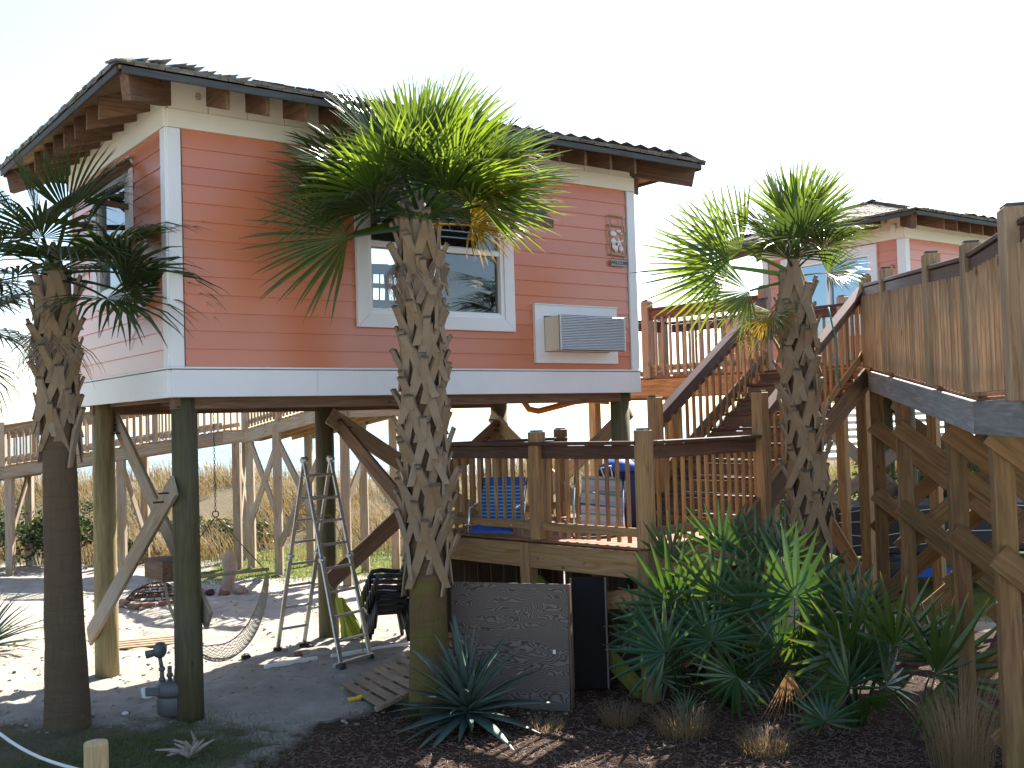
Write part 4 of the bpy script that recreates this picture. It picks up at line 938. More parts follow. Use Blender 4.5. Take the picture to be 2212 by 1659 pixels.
def bootmesh(seed, sc_=1.0):
    rnd = random.Random(seed); V = []; Fc = []; tip = []
    for sd_ in (-1, 1):
        x1 = 0.105+rnd.uniform(-0.03, 0.03); tz = 0.25+rnd.uniform(-0.04, 0.05)
        P = [(-0.020, sd_*0.170, -0.30), (0.002, sd_*0.108, -0.14), (0.030, sd_*0.042, 0.05), (x1*0.72, sd_*0.018, tz*0.72), (x1, sd_*0.014, tz)]
        W_ = [0.030, 0.040, 0.042, 0.029, 0.034]; th = [0.008, 0.012, 0.016, 0.014, 0.012]
        o = len(V)
        for i, (p, w, h) in enumerate(zip(P, W_, th)):
            p = Vector(p)*sc_; w *= sc_; h *= sc_
            for dy, dx in ((-1, -1), (1, -1), (1, 1), (-1, 1)):
                V.append((p.x+h*dx+(0.012*sc_ if dy*sd_ < 0 else -0.004*sc_), p.y+w*dy, p.z-h*0.5*dx+rnd.uniform(-0.004, 0.004))); tip.append(i/(len(P)-1))
        for i in range(len(P)-1):
            for k in range(4): k2 = (k+1) % 4; Fc.append((o+i*4+k, o+i*4+k2, o+i*4+4+k2, o+i*4+4+k))
        Fc.append((o+3, o+2, o+1, o)); e = o+(len(P)-1)*4; Fc.append((e, e+1, e+2, e+3))
    return mesh('leaf_base', V, Fc, 'boot', False, tip)
BOOT = [bootmesh(i) for i in range(7)]
def fmat(C, az, el, roll=0): return T(C) @ Matrix.Rotation(R_(az), 4, 'Z') @ Matrix.Rotation(R_(-el), 4, 'Y') @ Matrix.Rotation(R_(roll), 4, 'X')
def palm(label, base, top, r0, r1, boot_from, nboot, fronds, trunkm, seed, bs=1.0, roll_=0.0):
    rnd = random.Random(seed); B = Vector(base); Tp = Vector(top); root = thing('palm_tree', label, 'palm', T(B)); h = Tp.z-B.z
    ax = lambda z: Vector(((Tp.x-B.x)*(z/h)**1.2, (Tp.y-B.y)*(z/h)**1.2, z))
    n = 26; K = 46; V = []; Fc = []
    for j in range(K+1):
        z = -0.3+(h+0.3)*j/K; c = ax(max(0.0, z)); c.z = z; f = max(0, z)/h
        r = r0*(1+0.10*math.exp(-z*2.2))*(1-f)+r1*f
        for k in range(n):
            a = 2*math.pi*k/n
            rr = r*(1+0.05*noise.noise(Vector((math.cos(a)*1.5, math.sin(a)*1.5, z*3+seed)))+0.018*math.sin(z*62+2.2*math.sin(a+seed))+0.02*noise.noise(Vector((math.cos(a)*6, math.sin(a)*6, z*14))))
            V.append((c.x+rr*math.cos(a), c.y+rr*math.sin(a), z))
    for j in range(K):
        for k in range(n): k2 = (k+1) % n; Fc.append((j*n+k, j*n+k2, (j+1)*n+k2, (j+1)*n+k))
    tr = part('trunk', mesh('trunk', V, Fc, trunkm, True), root)
    tr.data.materials.append(M['fibre'])
    for p_ in tr.data.polygons:
        if p_.center.z > boot_from-B.z-0.12: p_.material_index = 1
    zt = boot_from-B.z; ga = R_(137.508)
    for i in range(nboot):
        f = i/nboot; z = zt+(h-zt)*f+rnd.uniform(-0.015, 0.015); a = ga*i+rnd.uniform(-0.06, 0.06); c = ax(z); r = r0*(1-z/h)+r1*(z/h)
        P = c+Vector((math.cos(a), math.sin(a), 0))*(r*0.98)
        s = bs*rnd.uniform(0.88, 1.15)*(1.0 if f < 0.85 else 1.15)
        Mx = T(P) @ Matrix.Rotation(a, 4, 'Z') @ Matrix.Rotation(rnd.uniform(-0.13, 0.13), 4, 'X') @ Matrix.Rotation(rnd.uniform(-0.12, 0.16) - (0.15 if f > 0.9 else 0), 4, 'Y') @ Matrix.Diagonal((s, s, s*1.05, 1))
        part('leaf_base', BOOT[i % 7], root, Mx, tr)
    C = ax(h)
    v_, f_ = lathe([(r1*1.05, -0.25), (r1*1.15, -0.05), (r1*0.95, 0.12), (r1*0.45, 0.32), (0.02, 0.45)], 14)
    cr = part('crown', mesh('crown', v_, f_, 'boot', True), root, T(C))
    for i, fr in enumerate(fronds):
        kind, az, el = fr[:3]; roll = fr[3] if len(fr) > 3 else rnd.uniform(-25, 25); s = fr[4] if len(fr) > 4 else rnd.uniform(0.92, 1.08)
        off = Vector((math.cos(R_(az)), math.sin(R_(az)), 0))*(r1*0.55*math.cos(R_(el)))+Vector((0, 0, 0.10+0.18*math.sin(R_(el))))
        part('frond', fmesh(kind, i % 4), root, fmat(C+off, az, el, roll) @ Matrix.Diagonal((s, s, s, 1)), cr)
    return root

rc = random.Random(5)
cf = []
for i in range(13):
    az = i*137.5+rc.uniform(-12, 12); q = i/13
    if q < 0.38: cf.append(('young', az, rc.uniform(58, 80), rc.uniform(-60, 60), rc.uniform(0.95, 1.08)))
    else: cf.append(('green', az, rc.uniform(12, 40), rc.uniform(-35, 35), rc.uniform(0.9, 1.04)))
cf += [('side', 188, -6, -74, 1.14), ('side', 176, 24, -72, 1.12), ('green', 168, 44, -50, 1.1), ('green', 190, 34, -30, 1.05), ('green', 152, 30, -30, 1.08), ('green', 14, 28, 40, 1.1), ('green', 335, 34, 20, 1.02), ('dark', 205, 34, 0, 0.95), ('dark', 226, 14, 10, 0.9), ('dark', 258, 42, 0, 0.95), ('dark', 300, 30, 0, 0.92), ('dark', 280, 4, 0, 0.8), ('green', 322, 44, 10, 1.0), ('side', 2, 30, 68, 1.08), ('side', 356, 16, 66, 1.0), ('green', 20, 46, 40, 1.1), ('young', 40, 64, 20, 1.14), ('young', 75, 74, 0, 1.12), ('young', 130, 66, 0, 1.08), ('gold', 4, 40, 30, 0.92), ('gold', 352, 0, 50, 0.7)]  # dark fans carry the crown's inner shade in their colour
cf += [('dead', a, e, 0, 0.75) for a, e in ((235, -60), (212, -54), (262, -68), (196, -50), (330, -56))]
palm('tallest central palm with green fan crown, rough crosshatched trunk and mossy foot', (-0.89, 10.72, 0), (-0.865, 10.62, 4.66), 0.200, 0.140, 1.45, 68, cf, 'trunk_moss', 3, 1.0)
lf = []
rc = random.Random(8)
lf += [('green', 348, 20, 15, 0.95), ('dark', 352, 8, -20, 1.22), ('dark', 8, 30, 10, 1.12), ('dark', 335, -10, 15, 1.12), ('dark', 300, 14, 0, 1.0), ('dark', 262, 4, 0, 0.95), ('dark', 178, 6, 10, 0.86), ('hook', 165, 40, 0, 1.1), ('hook', 190, 60, 0, 1.15), ('dark', 60, 20, 0, 1.0), ('dark', 120, 30, 0, 1.0), ('darky', 200, 74, 0, 1.1), ('darky', 330, 66, 0, 1.1), ('hook', 30, 60, 0, 1.1), ('dark', 222, -20, 0, 0.85), ('hook', 215, 26, 10, 1.0), ('dark', 16, -4, -30, 1.1), ('dark', 282, 34, 0, 0.9)]
lf += [('dead', 250, -70), ('dead', 205, -66), ('dead', 300, -72)]
palm('dark drooping palm with smooth grey lower trunk standing at the left edge of the house', (-4.36, 10.5, 0), (-4.45, 10.55, 4.24), 0.195, 0.130, 2.80, 34, lf, 'trunk', 14, 0.86)
rf = [('side', 178, 12, -82, 1.18), ('side', 170, 30, -70, 1.05), ('side', 192, -10, -60, 0.85), ('gold', 205, -38, -20, 0.62), ('green', 200, -48, -10, 0.66), ('dark', 268, 44, 8, 0.92), ('dark', 250, 22, -10, 0.86), ('dark', 300, 34, 0, 0.8), ('young', 60, 80, 0, 0.92), ('young', 20, 74, 40, 0.9), ('young', 140, 82, 0, 0.88), ('young', 330, 70, 0, 0.86), ('green', 60, 58, 20, 0.8), ('green', 110, 56, 0, 0.8), ('green', 340, 56, 10, 0.72), ('green', 350, 8, 50, 0.55)]
palm('slender palm with bristling leaf bases in front of the stairs', (3.36, 12.25, 0), (3.22, 12.2, 4.22), 0.195, 0.125, 1.5, 50, rf, 'trunk', 31, 0.98)
palm('palm at the far left edge showing only its drooping dark fronds', (-5.95, 11.2, 0), (-5.98, 11.2, 4.0), 0.18, 0.13, 2.6, 30, [('dark', 352, -10, 0, 0.95), ('dark', 330, 10, 0, 0.9), ('dark', 10, 18, 0, 0.85), ('dark', 345, -38, 0, 0.9), ('dark', 180, 10), ('dark', 90, 30), ('dark', 230, 20), ('darky', 60, 70)], 'trunk', 44)

# ------------------------------------------------------------------ palmettos
PM = {}
def fan(kind, i):
    if (kind, i) not in PM:
        mat = dict(g='palmetto', y='palmetto_y', r='frond_rust')[kind]
        PM[kind, i] = frond_mesh(mat, 700+i*13+ord(kind), pl=0.0, R=1.0, nseg=[19, 15, 12, 10][i % 4] if kind != 'r' else 12, spread=[300, 230, 180, 150][i % 4] if kind != 'r' else 60, split=0.36 if kind != 'r' else 0.25, droop=0.05 if kind != 'r' else 0.2, sag=0.12, cup=0.28 if kind != 'r' else 0.5, fold=0.5, lenvar=0.10)
    return PM[kind, i]
def orient(P, ang, tilt, s, yaw=0.0):
    """fan axis points at image angle ang (degrees from +X in the XZ plane), its face turned to -Y and tipped back by tilt"""
    X = Vector((math.cos(R_(ang)), 0, math.sin(R_(ang)))); Z = Vector((0, -1, 0)); Y = Z.cross(X)
    m = basis((0, 0, 0), X, Y, Z)
    return T(P) @ Matrix.Rotation(R_(yaw), 4, 'Z') @ m @ Matrix.Rotation(R_(tilt), 4, 'Y') @ Matrix.Diagonal((s, s, s, 1))
PLANTS = [
 ('palmetto with bluish upright fans against the deck corner post', (1.55, 10.55), [('g', (1.438, 10.3, 1.036), 118, .50, 2, -12, 0), ('y', (1.493, 10.6, 1.379), 78, .42, 3, 5, 20), ('g', (1.33, 10.0, .643), 150, .44, 1, 15, -10), ('g', (1.195, 10.5, .788), 150, .34, 2, 40, 0), ('g', (1.779, 10.1, .723), 100, .36, 0, 10, 10), ('g', (1.60, 10.45, .95), 60, .38, 1, -25, 0)]),
 ('tall palmetto with bright green spears in front of the stair foot', (2.0, 10.55), [('y', (1.864, 10.2, 1.114), 88, .48, 2, 10, 0), ('g', (2.155, 10.1, 1.027), 92, .44, 1, -8, 0), ('g', (2.356, 10.7, 1.304), 98, .50, 3, 0, 0), ('g', (2.035, 10.8, 1.455), 85, .44, 3, 10, 0), ('g', (1.919, 9.7, .481), 215, .36, 1, 30, 0), ('g', (2.15, 10.3, .80), 250, .36, 1, 35, 0), ('g', (1.75, 10.35, .92), 135, .36, 2, 25, 0)]),
 ('palmetto with one large open fan facing out below the slender palm', (2.55, 10.35), [('g', (2.535, 10.0, 1.113), 82, .54, 0, 6, 0), ('g', (2.581, 10.6, 1.396), 70, .38, 2, 10, 0), ('g', (3.007, 10.2, .994), 80, .38, 1, -10, 0), ('y', (2.62, 10.1, .85), 300, .40, 2, 30, 0), ('g', (2.40, 10.15, .62), 110, .40, 1, 20, 0), ('r', (2.332, 9.5, .571), 270, .42, 0, 10, 0)]),
 ('yellow-tipped palmetto spreading over the mulch at lower right', (3.0, 9.75), [('y', (3.30, 9.6, .734), 74, .52, 2, -12, 0), ('y', (2.892, 9.6, .706), 142, .56, 3, -15, 0), ('y', (2.789, 9.3, .459), 168, .46, 3, 35, 0), ('y', (3.15, 9.45, .42), 25, .42, 3, 40, 0), ('g', (3.05, 9.8, .95), 95, .40, 1, 10, 0), ('y', (2.95, 9.35, .35), 290, .34, 2, 35, 0)]),
 ('palmetto fan leaning right across the ramp posts', (3.5, 9.6), [('y', (3.529, 9.3, .547), 32, .60, 2, -20, 0), ('g', (3.62, 9.5, .62), 70, .42, 1, 10, 0), ('y', (3.45, 9.3, .34), 330, .36, 2, 40, 0)]),
 ('small low palmetto seedling with a round bright fan on the mulch', (2.58, 9.3), [('g', (2.581, 9.3, .173), 90, .28, 1, 30, 0)]),
 ('tiny bright palmetto sprout at the foot of the deck post', (1.5, 10.0), [('y', (1.501, 10.0, .12), 90, .16, 2, 20, 0)])]
rp_ = random.Random(77)
for lab, bs_, lv in PLANTS:
    rt = thing('palmetto', lab, 'palmetto', T((bs_[0], bs_[1], gz(*bs_))), 'palmettos in front of the deck')
    o_ = Vector((bs_[0], bs_[1], gz(*bs_)))
    for (kd, P, ang, s, vi, tilt, yaw) in lv:
        P = Vector(P)-o_; lf_ = part('leaf', fan(kd, vi), rt, orient(P, ang, tilt, s*1.30, yaw+rp_.uniform(-18, 18)))
        if kd != 'r' or True:
            b0 = Vector((rp_.uniform(-0.08, 0.08), rp_.uniform(-0.06, 0.06), -0.05)); m_ = b0.lerp(P, 0.55)+Vector((0, 0.05, 0.10*P.length))
            V_, F_ = tube([b0, b0.lerp(m_, .5)+Vector((0, 0.01, .03)), m_, P], [0.011, 0.010, 0.008, 0.006], 5); part('stem', mesh('stem', V_, F_, 'palmetto', True, [0.0]*len(V_)), rt)
    if len(lv) > 3:   # filler leaves low in the plant
        for k in range(5):
            P = Vector((rp_.uniform(-.35, .35), rp_.uniform(-.1, .35), rp_.uniform(.25, .75))); part('leaf', fan('g' if rp_.random() < .7 else 'y', rp_.randrange(4)), rt, orient(P, rp_.uniform(20, 160), rp_.uniform(-25, 45), rp_.uniform(.38, .52), rp_.uniform(-60, 60)))
            b0 = Vector((0, 0, -0.05)); V_, F_ = tube([b0, b0.lerp(P, .5)+Vector((0, 0, .08)), P], [0.01, 0.008, 0.006], 5); part('stem', mesh('stem', V_, F_, 'palmetto', True, [0.0]*len(V_)), rt)

# ------------------------------------------------------------------ agave, tufts
def blade_leaf(L, w, curl, mat, nm='leaf'):
    V = []; Fc = []; tip = []; K = 7
    for i in range(K+1):
        t_ = i/K; ww = w*(0.55+1.6*t_*(1-t_)*1.1)*(1-t_**3)*0.9+0.0015; x = L*t_; z = -curl*L*t_*t_; th = 0.010*(1-t_)+0.001
        V += [(x, -ww, z+ww*0.35), (x, 0, z-th*0.2), (x, ww, z+ww*0.35), (x, 0, z-th-0.006*(1-t_))]; tip += [t_]*4
    for i in range(K):
        for a, b in ((0, 1), (1, 2), (2, 3), (3, 0)): Fc.append((i*4+a, i*4+4+a, i*4+4+b, i*4+b))
    return mesh(nm, V, Fc, mat, True, tip)
ag = thing('agave', 'blue-green spiky agave rosette at the foot of the tallest palm', 'agave', T((-0.50, 10.05, 0.02)))
AL = [blade_leaf(0.62+0.05*i, 0.040+0.005*i, 0.02+0.05*i, 'agave') for i in range(4)]
ra = random.Random(9)
for i in range(78):
    q = i/78; el = 86-108*q+ra.uniform(-8, 8); az = i*137.5
    part('leaf', AL[ra.randrange(4)], ag, T((0, 0, 0.10+0.10*(1-q))) @ Matrix.Rotation(R_(az), 4, 'Z') @ Matrix.Rotation(R_(-max(el, -6)), 4, 'Y') @ Matrix.Rotation(ra.uniform(-.3, .3), 4, 'X') @ Matrix.Diagonal((ra.uniform(.85, 1.15),)*3+(1,)))
sp_ = thing('spiky_clump', 'spiky green clump of narrow leaves at the far left edge on the sand', 'plant', T((-7.0, 14.2, 0)))
SL = [blade_leaf(0.75+0.1*i, 0.022, 0.10+0.08*i, 'palmetto') for i in range(3)]
for i in range(60):
    part('leaf', SL[i % 3], sp_, T((0, 0, 0.05)) @ Matrix.Rotation(R_(i*137.5), 4, 'Z') @ Matrix.Rotation(R_(-ra.uniform(5, 80)), 4, 'Y'))
def blades(lst, mat, nm):
    """lst: (x,y,z, height, lean dx, lean dy, width) -> one mesh of curved grass blades"""
    V = []; Fc = []; tip = []
    for (x, y, z, h, dx, dy, w) in lst:
        o = len(V); d = math.hypot(dx, dy)+1e-6; px, py = -dy/d*w, dx/d*w
        for t_ in (0.0, 0.45, 0.8):
            k = t_*t_; ww = 1-t_*0.55; V += [(x+dx*k-px*ww, y+dy*k-py*ww, z+h*t_*(1-0.12*t_)), (x+dx*k+px*ww, y+dy*k+py*ww, z+h*t_*(1-0.12*t_))]; tip += [t_, t_]
        V.append((x+dx, y+dy, z+h*0.9)); tip.append(1.0)
        Fc += [(o, o+1, o+3, o+2), (o+2, o+3, o+5, o+4), (o+4, o+5, o+6)]
    return mesh(nm, V, Fc, mat, False, tip)
def tuft(label, x, y, n, h, spread, mat, seed, w=0.003, lean=0.6):
    rr = random.Random(seed); L = []
    for i in range(n):
        a = rr.uniform(0, 6.283); r = spread*math.sqrt(rr.random())*0.5; hh = h*rr.uniform(0.5, 1.1); k = rr.uniform(0.1, lean)*hh
        a2 = a+rr.uniform(-.6, .6); L.append((r*math.cos(a), r*math.sin(a), -0.02, hh, k*math.cos(a2), k*math.sin(a2), w*rr.uniform(.6, 1.3)))
    t_ = thing('grass_clump', label, 'grass clump', T((x, y, gz(x, y))), 'grass clumps on the mulch')
    part('blades', blades(L, mat, 'blades'), t_)
tuft('dry tan grass clump in front of the mossy brace and plywood edge', 0.90, 10.05, 420, 0.24, 0.30, 'drygrass', 1, 0.0022, 1.1)
tuft('broad dry grass clump on the mulch before the deck corner post', 1.42, 9.62, 620, 0.27, 0.46, 'drygrass', 2, 0.0022, 1.1)
tuft('low dry grass clump at the right end of the row of clumps', 2.02, 9.12, 520, 0.22, 0.44, 'drygrass', 3, 0.0022, 1.1)
tuft('faint dry grass clump just right of the agave', 0.20, 9.92, 260, 0.15, 0.35, 'drygrass', 4, 0.0022, 1.1)
tuft('tall wispy grass clump at the bottom right corner', 3.34, 8.35, 520, 0.85, 0.45, 'drygrass', 5, 0.0022, 0.45)
tuft('small green grass clump beside the slatted pallet', -1.05, 10.55, 140, 0.22, 0.18, 'lawn', 6, 0.004, 0.8)
# uncountable ground cover
rg = random.Random(21)
L = []
while len(L) < 26000:
    x = rg.uniform(-8, -1.6); y = 10.9-3.0*rg.random()**1.1
    k = soft(x, y, TURF, 0.7)*(0.25+0.75*max(0, min(1, 0.5+1.3*fbm(x, y, 0.9, 3, 5.5))))
    if rg.random() > k*k*1.3: continue
    h = rg.uniform(0.025, 0.07); a = rg.uniform(0, 6.28); L.append((x, y, gz(x, y)-0.004, h, h*.8*math.cos(a), h*.8*math.sin(a), 0.0022))
o = part('turf_grass', blades(L, 'lawn', 'turf_grass'), None); tag(o, 'patchy short green turf along the bottom left of the photograph', 'grass', None, 'stuff')
L = []
for i in range(30000):
    x = rg.uniform(-7, 6) if i % 3 else rg.uniform(4.5, 12); y = rg.uniform(19.8, 25.5) if i % 3 else rg.uniform(14, 30)
    if rg.random() > 0.25+0.9*max(0, min(1, 0.5+1.2*fbm(x, y, 0.5, 3, 2.5))): continue
    h = rg.uniform(0.03, 0.10); a = rg.uniform(0, 6.28); L.append((x, y, gz(x, y)-0.005, h, h*.7*math.cos(a), h*.7*math.sin(a), 0.006))
o = part('back_lawn_grass', blades(L, 'lawn', 'back_lawn_grass'), None); tag(o, 'thin sunlit green grass behind the house piles', 'grass', None, 'stuff')
L = []
for i in range(60000):
    x = rg.uniform(-18, 13); y = 23.2+13*rg.random()**1.4
    if y < 24.5 and rg.random() < 0.5: continue
    cl = fbm(x, y, 0.45, 3, 8.5)
    if rg.random() > 0.5+cl*1.2: continue
    h = rg.uniform(0.35, 0.95)*(0.8+0.5*max(0, cl)); a = rg.gauss(3.6, 0.9); k = h*rg.uniform(0.15, 0.8); L.append((x, y, gz(x, y)-0.03, h, k*math.cos(a), k*math.sin(a), rg.uniform(0.006, 0.014)))
o = part('dune_grass', blades(L, 'dune', 'dune_grass'), None); tag(o, 'tall dry golden dune grass between the boardwalk and the sea', 'dune grass', None, 'stuff')
# bark mulch chips
V = []; Fc = []
for i in range(15000):
    x = rg.uniform(-2.8, 5.5); y = 8.3+5.2*rg.random()**1.6
    if rg.random() > soft(x, y, MULCH, 0.35)**1.5: continue
    V_, F_ = pts_box((x, y, gz(x, y)+0.006), (rg.uniform(.015, .07), rg.uniform(.004, .012), .004), rg.uniform(-.5, .5), rg.uniform(0, 6.28), rg.uniform(-.4, .4)); k = len(V); V += V_; Fc += [tuple(q+k for q in f) for f in F_]
M['chip'] = plain('bark_chip', (0.13, 0.08, 0.058), 0.9, var=0.6, scale=3.0)
o = part('bark_mulch', mesh('bark_mulch', V, Fc, 'chip'), None); tag(o, 'dark brown shredded bark mulch across the right foreground', 'mulch', None, 'stuff')
L = []
for i in range(2600):
    x = rg.uniform(-2.2, 4.5); y = 8.4+2.4*rg.random(); a = rg.uniform(0, 6.28); h = rg.uniform(.01, .03); l_ = rg.uniform(.05, .16); L.append((x, y, gz(x, y)+0.002, h, l_*math.cos(a), l_*math.sin(a), 0.0022))
o = part('dry_straw', blades(L, 'drygrass', 'dry_straw'), None); tag(o, 'loose dry straw strewn over the mulch', 'straw', None, 'stuff')
V = []; Fc = []
for i in range(1500):
    x = rg.uniform(-7.5, 0.5); y = 10.3+10*rg.random()**1.4; s = rg.uniform(.006, .028); V_, F_ = pts_box((x, y, gz(x, y)+s*.2), (s*1.6, s, s*.6), rg.uniform(-.6, .6), rg.uniform(0, 6.28)); k = len(V); V += V_; Fc += [tuple(q+k for q in f) for f in F_]
o = part('beach_litter', mesh('beach_litter', V, Fc, 'driftwood'), None); tag(o, 'small shells and twigs scattered on the sand', 'litter', None, 'stuff')
# leafy shrubs
def shrub(label, c, rx, ry, rz_, n, ls, mat, seed):
    rr = random.Random(seed); root = thing('shrub', label, 'shrub', T((c[0], c[1], gz(c[0], c[1]))), 'shrubs round the plot'); V = []; Fc = []; tip = []
    cl = [(rr.gauss(0, .45), rr.gauss(0, .45), rr.uniform(.2, .95), rr.uniform(.25, .5)) for _ in range(11)]
    for i in range(n):
        a = cl[rr.randrange(11)]; d = Vector((rr.gauss(0, 1), rr.gauss(0, 1), rr.gauss(0, 1))).normalized()*a[3]*rr.uniform(.6, 1.05)
        P = Vector(((a[0]+d.x)*rx, (a[1]+d.y)*ry, max(.03, (a[2]+d.z*.7)*rz_))); u = Vector((rr.gauss(0, 1), rr.gauss(0, 1), rr.gauss(0, .7))).normalized(); w = u.orthogonal().normalized(); w = (w*math.cos(i)+u.cross(w)*math.sin(i)); s = ls*rr.uniform(.6, 1.3); k = len(V)
        V += [tuple(P-u*s), tuple(P+w*s*.45), tuple(P+u*s), tuple(P-w*s*.45)]; tip += [0, .5, 1, .5]; Fc.append((k, k+1, k+2, k+3))
    part('foliage', mesh('foliage', V, Fc, mat, False, tip), root)
    for k in range(6):
        a = k*1.05; tubeo(root, 'stem', [(0.03*math.cos(a), 0.03*math.sin(a), -.1), (rx*.25*math.cos(a), ry*.25*math.sin(a), rz_*.45), (rx*.5*math.cos(a), ry*.5*math.sin(a), rz_*.8)], [.02, .014, .006], 'driftwood', 6)
shrub('dark tangled shrub under the left end of the boardwalk', (-10.3, 23.5), 1.7, .9, 1.3, 6500, .055, 'shrub_dark', 2)
shrub('olive scrub mound behind the boardwalk, left of the hammock chain', (-7.4, 25.4), 1.3, .8, .75, 3200, .055, 'shrub_olive', 12)
shrub('sunlit leafy shrub behind the stairs, left of the slender palm', (4.7, 20.5), 1.2, .8, 1.5, 4200, .055, 'shrub', 3)
shrub('leafy shrub glinting behind the ramp posts', (7.4, 20.6), 1.5, .9, 1.7, 5200, .055, 'shrub', 4)
shrub('shrub low behind the right-most ramp post', (9.6, 19.0), 1.5, .9, 1.3, 4200, .055, 'shrub', 5)
shrub('bright shrub glimpsed beneath the lower deck', (2.4, 19.5), 1.0, .7, 1.0, 3200, .05, 'shrub', 6)

# ------------------------------------------------------------------ ladder
A1, A2, B1, B2 = Vector((-3.055, 13.78, 0)), Vector((-2.77, 14.02, 0)), Vector((-2.09, 12.75, 0)), Vector((-1.81, 13.2, 0))
T1, T2 = Vector((-2.57, 13.27, 2.40)), Vector((-2.30, 13.60, 2.40))
ldr = thing('folding_ladder', 'aluminium folding ladder standing open under the house', 'ladder', T(A1)); o_ = A1
for a, tt in ((A1, T1), (A2, T2), (B1, T1), (B2, T2)):
    a2 = a+Vector((0, 0, 0.02)); mid = a2.lerp(tt, 0.5)
    beam(ldr, 'side_rail', a2-o_, mid-o_, 0.026, 0.060, 'alu', up=(T2-T1)); beam(ldr, 'side_rail', mid-o_, tt-o_, 0.022, 0.052, 'alu', up=(T2-T1))
    h = tubeo(ldr, 'locking_hinge', [mid-o_-(T2-T1).normalized()*.03, mid-o_+(T2-T1).normalized()*.03], 0.036, 'alu', 14)
    box(ldr, 'foot', tuple(a2-o_+Vector((0, 0, -.005))), (.10, .07, .05), 'black')
for a, b in ((A1, A2), (B1, B2)):
    for k in range(1, 9):
        f = k/8.7; beam(ldr, 'rung', a.lerp(T1, f)-o_, b.lerp(T2, f)-o_, 0.034, 0.03, 'alu')
for tt in (T1, T2): tubeo(ldr, 'top_hinge', [tt-o_-(T2-T1).normalized()*.03, tt-o_+(T2-T1).normalized()*.03], 0.045, 'alu', 14)
beam(ldr, 'stabiliser_bar', B1-o_+(B1-B2)*.25+Vector((0, 0, .03)), B2-o_+(B2-B1)*.08+Vector((0, 0, .03)), .05, .05, 'alu')
yr = thing('yellow_rope', 'thin yellow rope tied to the ladder and hanging down its right side', 'rope', T(T2))
P = [A1.lerp(T1, .72), A2.lerp(T2, .71)+Vector((.1, 0, -.02)), T2+Vector((.1, -.1, -.9)), B2.lerp(T2, .45)+Vector((.02, 0, 0)), B2.lerp(T2, .3)+Vector((.05, 0, 0)), B2.lerp(T2, .1)+Vector((-.05, 0, 0)), B2+Vector((-.1, .1, .05))]
tubeo(yr, 'rope', [p-T2 for p in P], .006, 'limecloth', 6)

# ------------------------------------------------------------------ stacked resin chairs
def resin_chair():
    P = {}
    P['seat'] = merge([pts_box((0, 0, .40), (.46, .46, .025)), pts_box((.225, 0, .385), (.03, .46, .05)), pts_box((0, .225, .385), (.46, .02, .05)), pts_box((0, -.225, .385), (.46, .02, .05))])
    back = []
    arc = [(-.22, -.23+.46*k/10, .60+.28*math.sin(math.pi*k/10)**.7) for k in range(11)]
    back.append(tube([(p[0]-.06*(p[2]-.55), p[1], p[2]) for p in arc], .022, 8))
    for k in range(1, 10, 2):
        y = -.23+.46*k/10; back.append(tube([(-.20, y*.7, .40), (-.22, y*.9, .60), (-.24, y, .60+.26*math.sin(math.pi*k/10)**.7)], [.018, .012, .018], 6))
    back.append(tube([(-.215, -.2, .58), (-.225, 0, .62), (-.215, .2, .58)], .016, 6)); P['backrest'] = merge(back)
    return P
RC = resin_chair(); RCM = {k: mesh(k, *v, 'black', False) for k, v in RC.items()}
LEG = {}
for sx in (-1, 1):
    for sy in (-1, 1):
        V_, F_ = tube([(sx*.21, sy*.22, .40), (sx*.24, sy*.24, .2), (sx*.27, sy*.26, 0)], [.035, .03, .026], 8); LEG[sx, sy] = mesh('leg', V_, F_, 'black', True)
ARM = {}
for sy in (-1, 1):
    V_, F_ = tube([(-.22, sy*.23, .64), (-.10, sy*.255, .63), (.08, sy*.265, .655), (.20, sy*.26, .645), (.245, sy*.255, .58), (.24, sy*.24, .40)], [.026, .03, .032, .03, .026, .024], 8); ARM[sy] = mesh('armrest', V_, F_, 'black', True)
names = ['bottom black resin armchair of the stack beside the tallest palm', 'second black resin armchair up in the stack', 'third black resin armchair up in the stack', 'topmost black resin armchair of the stack']
for k in range(4):
    ch = thing('resin_armchair', names[k], 'chair', T((-1.74+.035*k, 14.15-.03*k, .02+.075*k)) @ Matrix.Rotation(R_(196), 4, 'Z'), 'stacked black resin armchairs')
    for nm, me in RCM.items(): part(nm, me, ch)
    for q, me in LEG.items(): part('leg', me, ch)
    for q, me in ARM.items(): part('armrest', me, ch)

# ------------------------------------------------------------------ hammock chair
hm = thing('hammock_chair', 'knotted cord hammock chair hung on a chain behind the front pile', 'hammock', T((-3.37, 12.2, 0)))
bd = Vector((.92, .39, 0)).normalized(); bn = Vector((-bd.y, bd.x, 0))
ch_ = []
z = 1.90; k = 0
while z < 3.05:
    c = []
    for i in range(9):
        a = 2*math.pi*i/8; u = Vector((1, 0, 0)) if k % 2 else Vector((0, 1, 0)); c.append(u*(.011*math.cos(a))+Vector((0, 0, z+.022*math.sin(a))))
    ch_.append(tube(c, .003, 5, False)); z += .034; k += 1
V_, F_ = merge(ch_); part('chain', mesh('chain', V_, F_, 'chain', True), hm)
tubeo(hm, 'ring', [(.035*math.cos(a*.5236), .0, 1.86+.035*math.sin(a*.5236)) for a in range(13)], .007, 'chain', 6)
e0, e1 = bd*-.58+Vector((0, 0, 1.16)), bd*.58+Vector((0, 0, 1.20))
tubeo(hm, 'spreader_bar', [e0, e1], .019, 'stick', 10)
for e in (e0, e1): tubeo(hm, 'rope', [(0, 0, 1.83), e*.97], .006, 'chain', 6)
nets = []
NU, NV = 44, 20
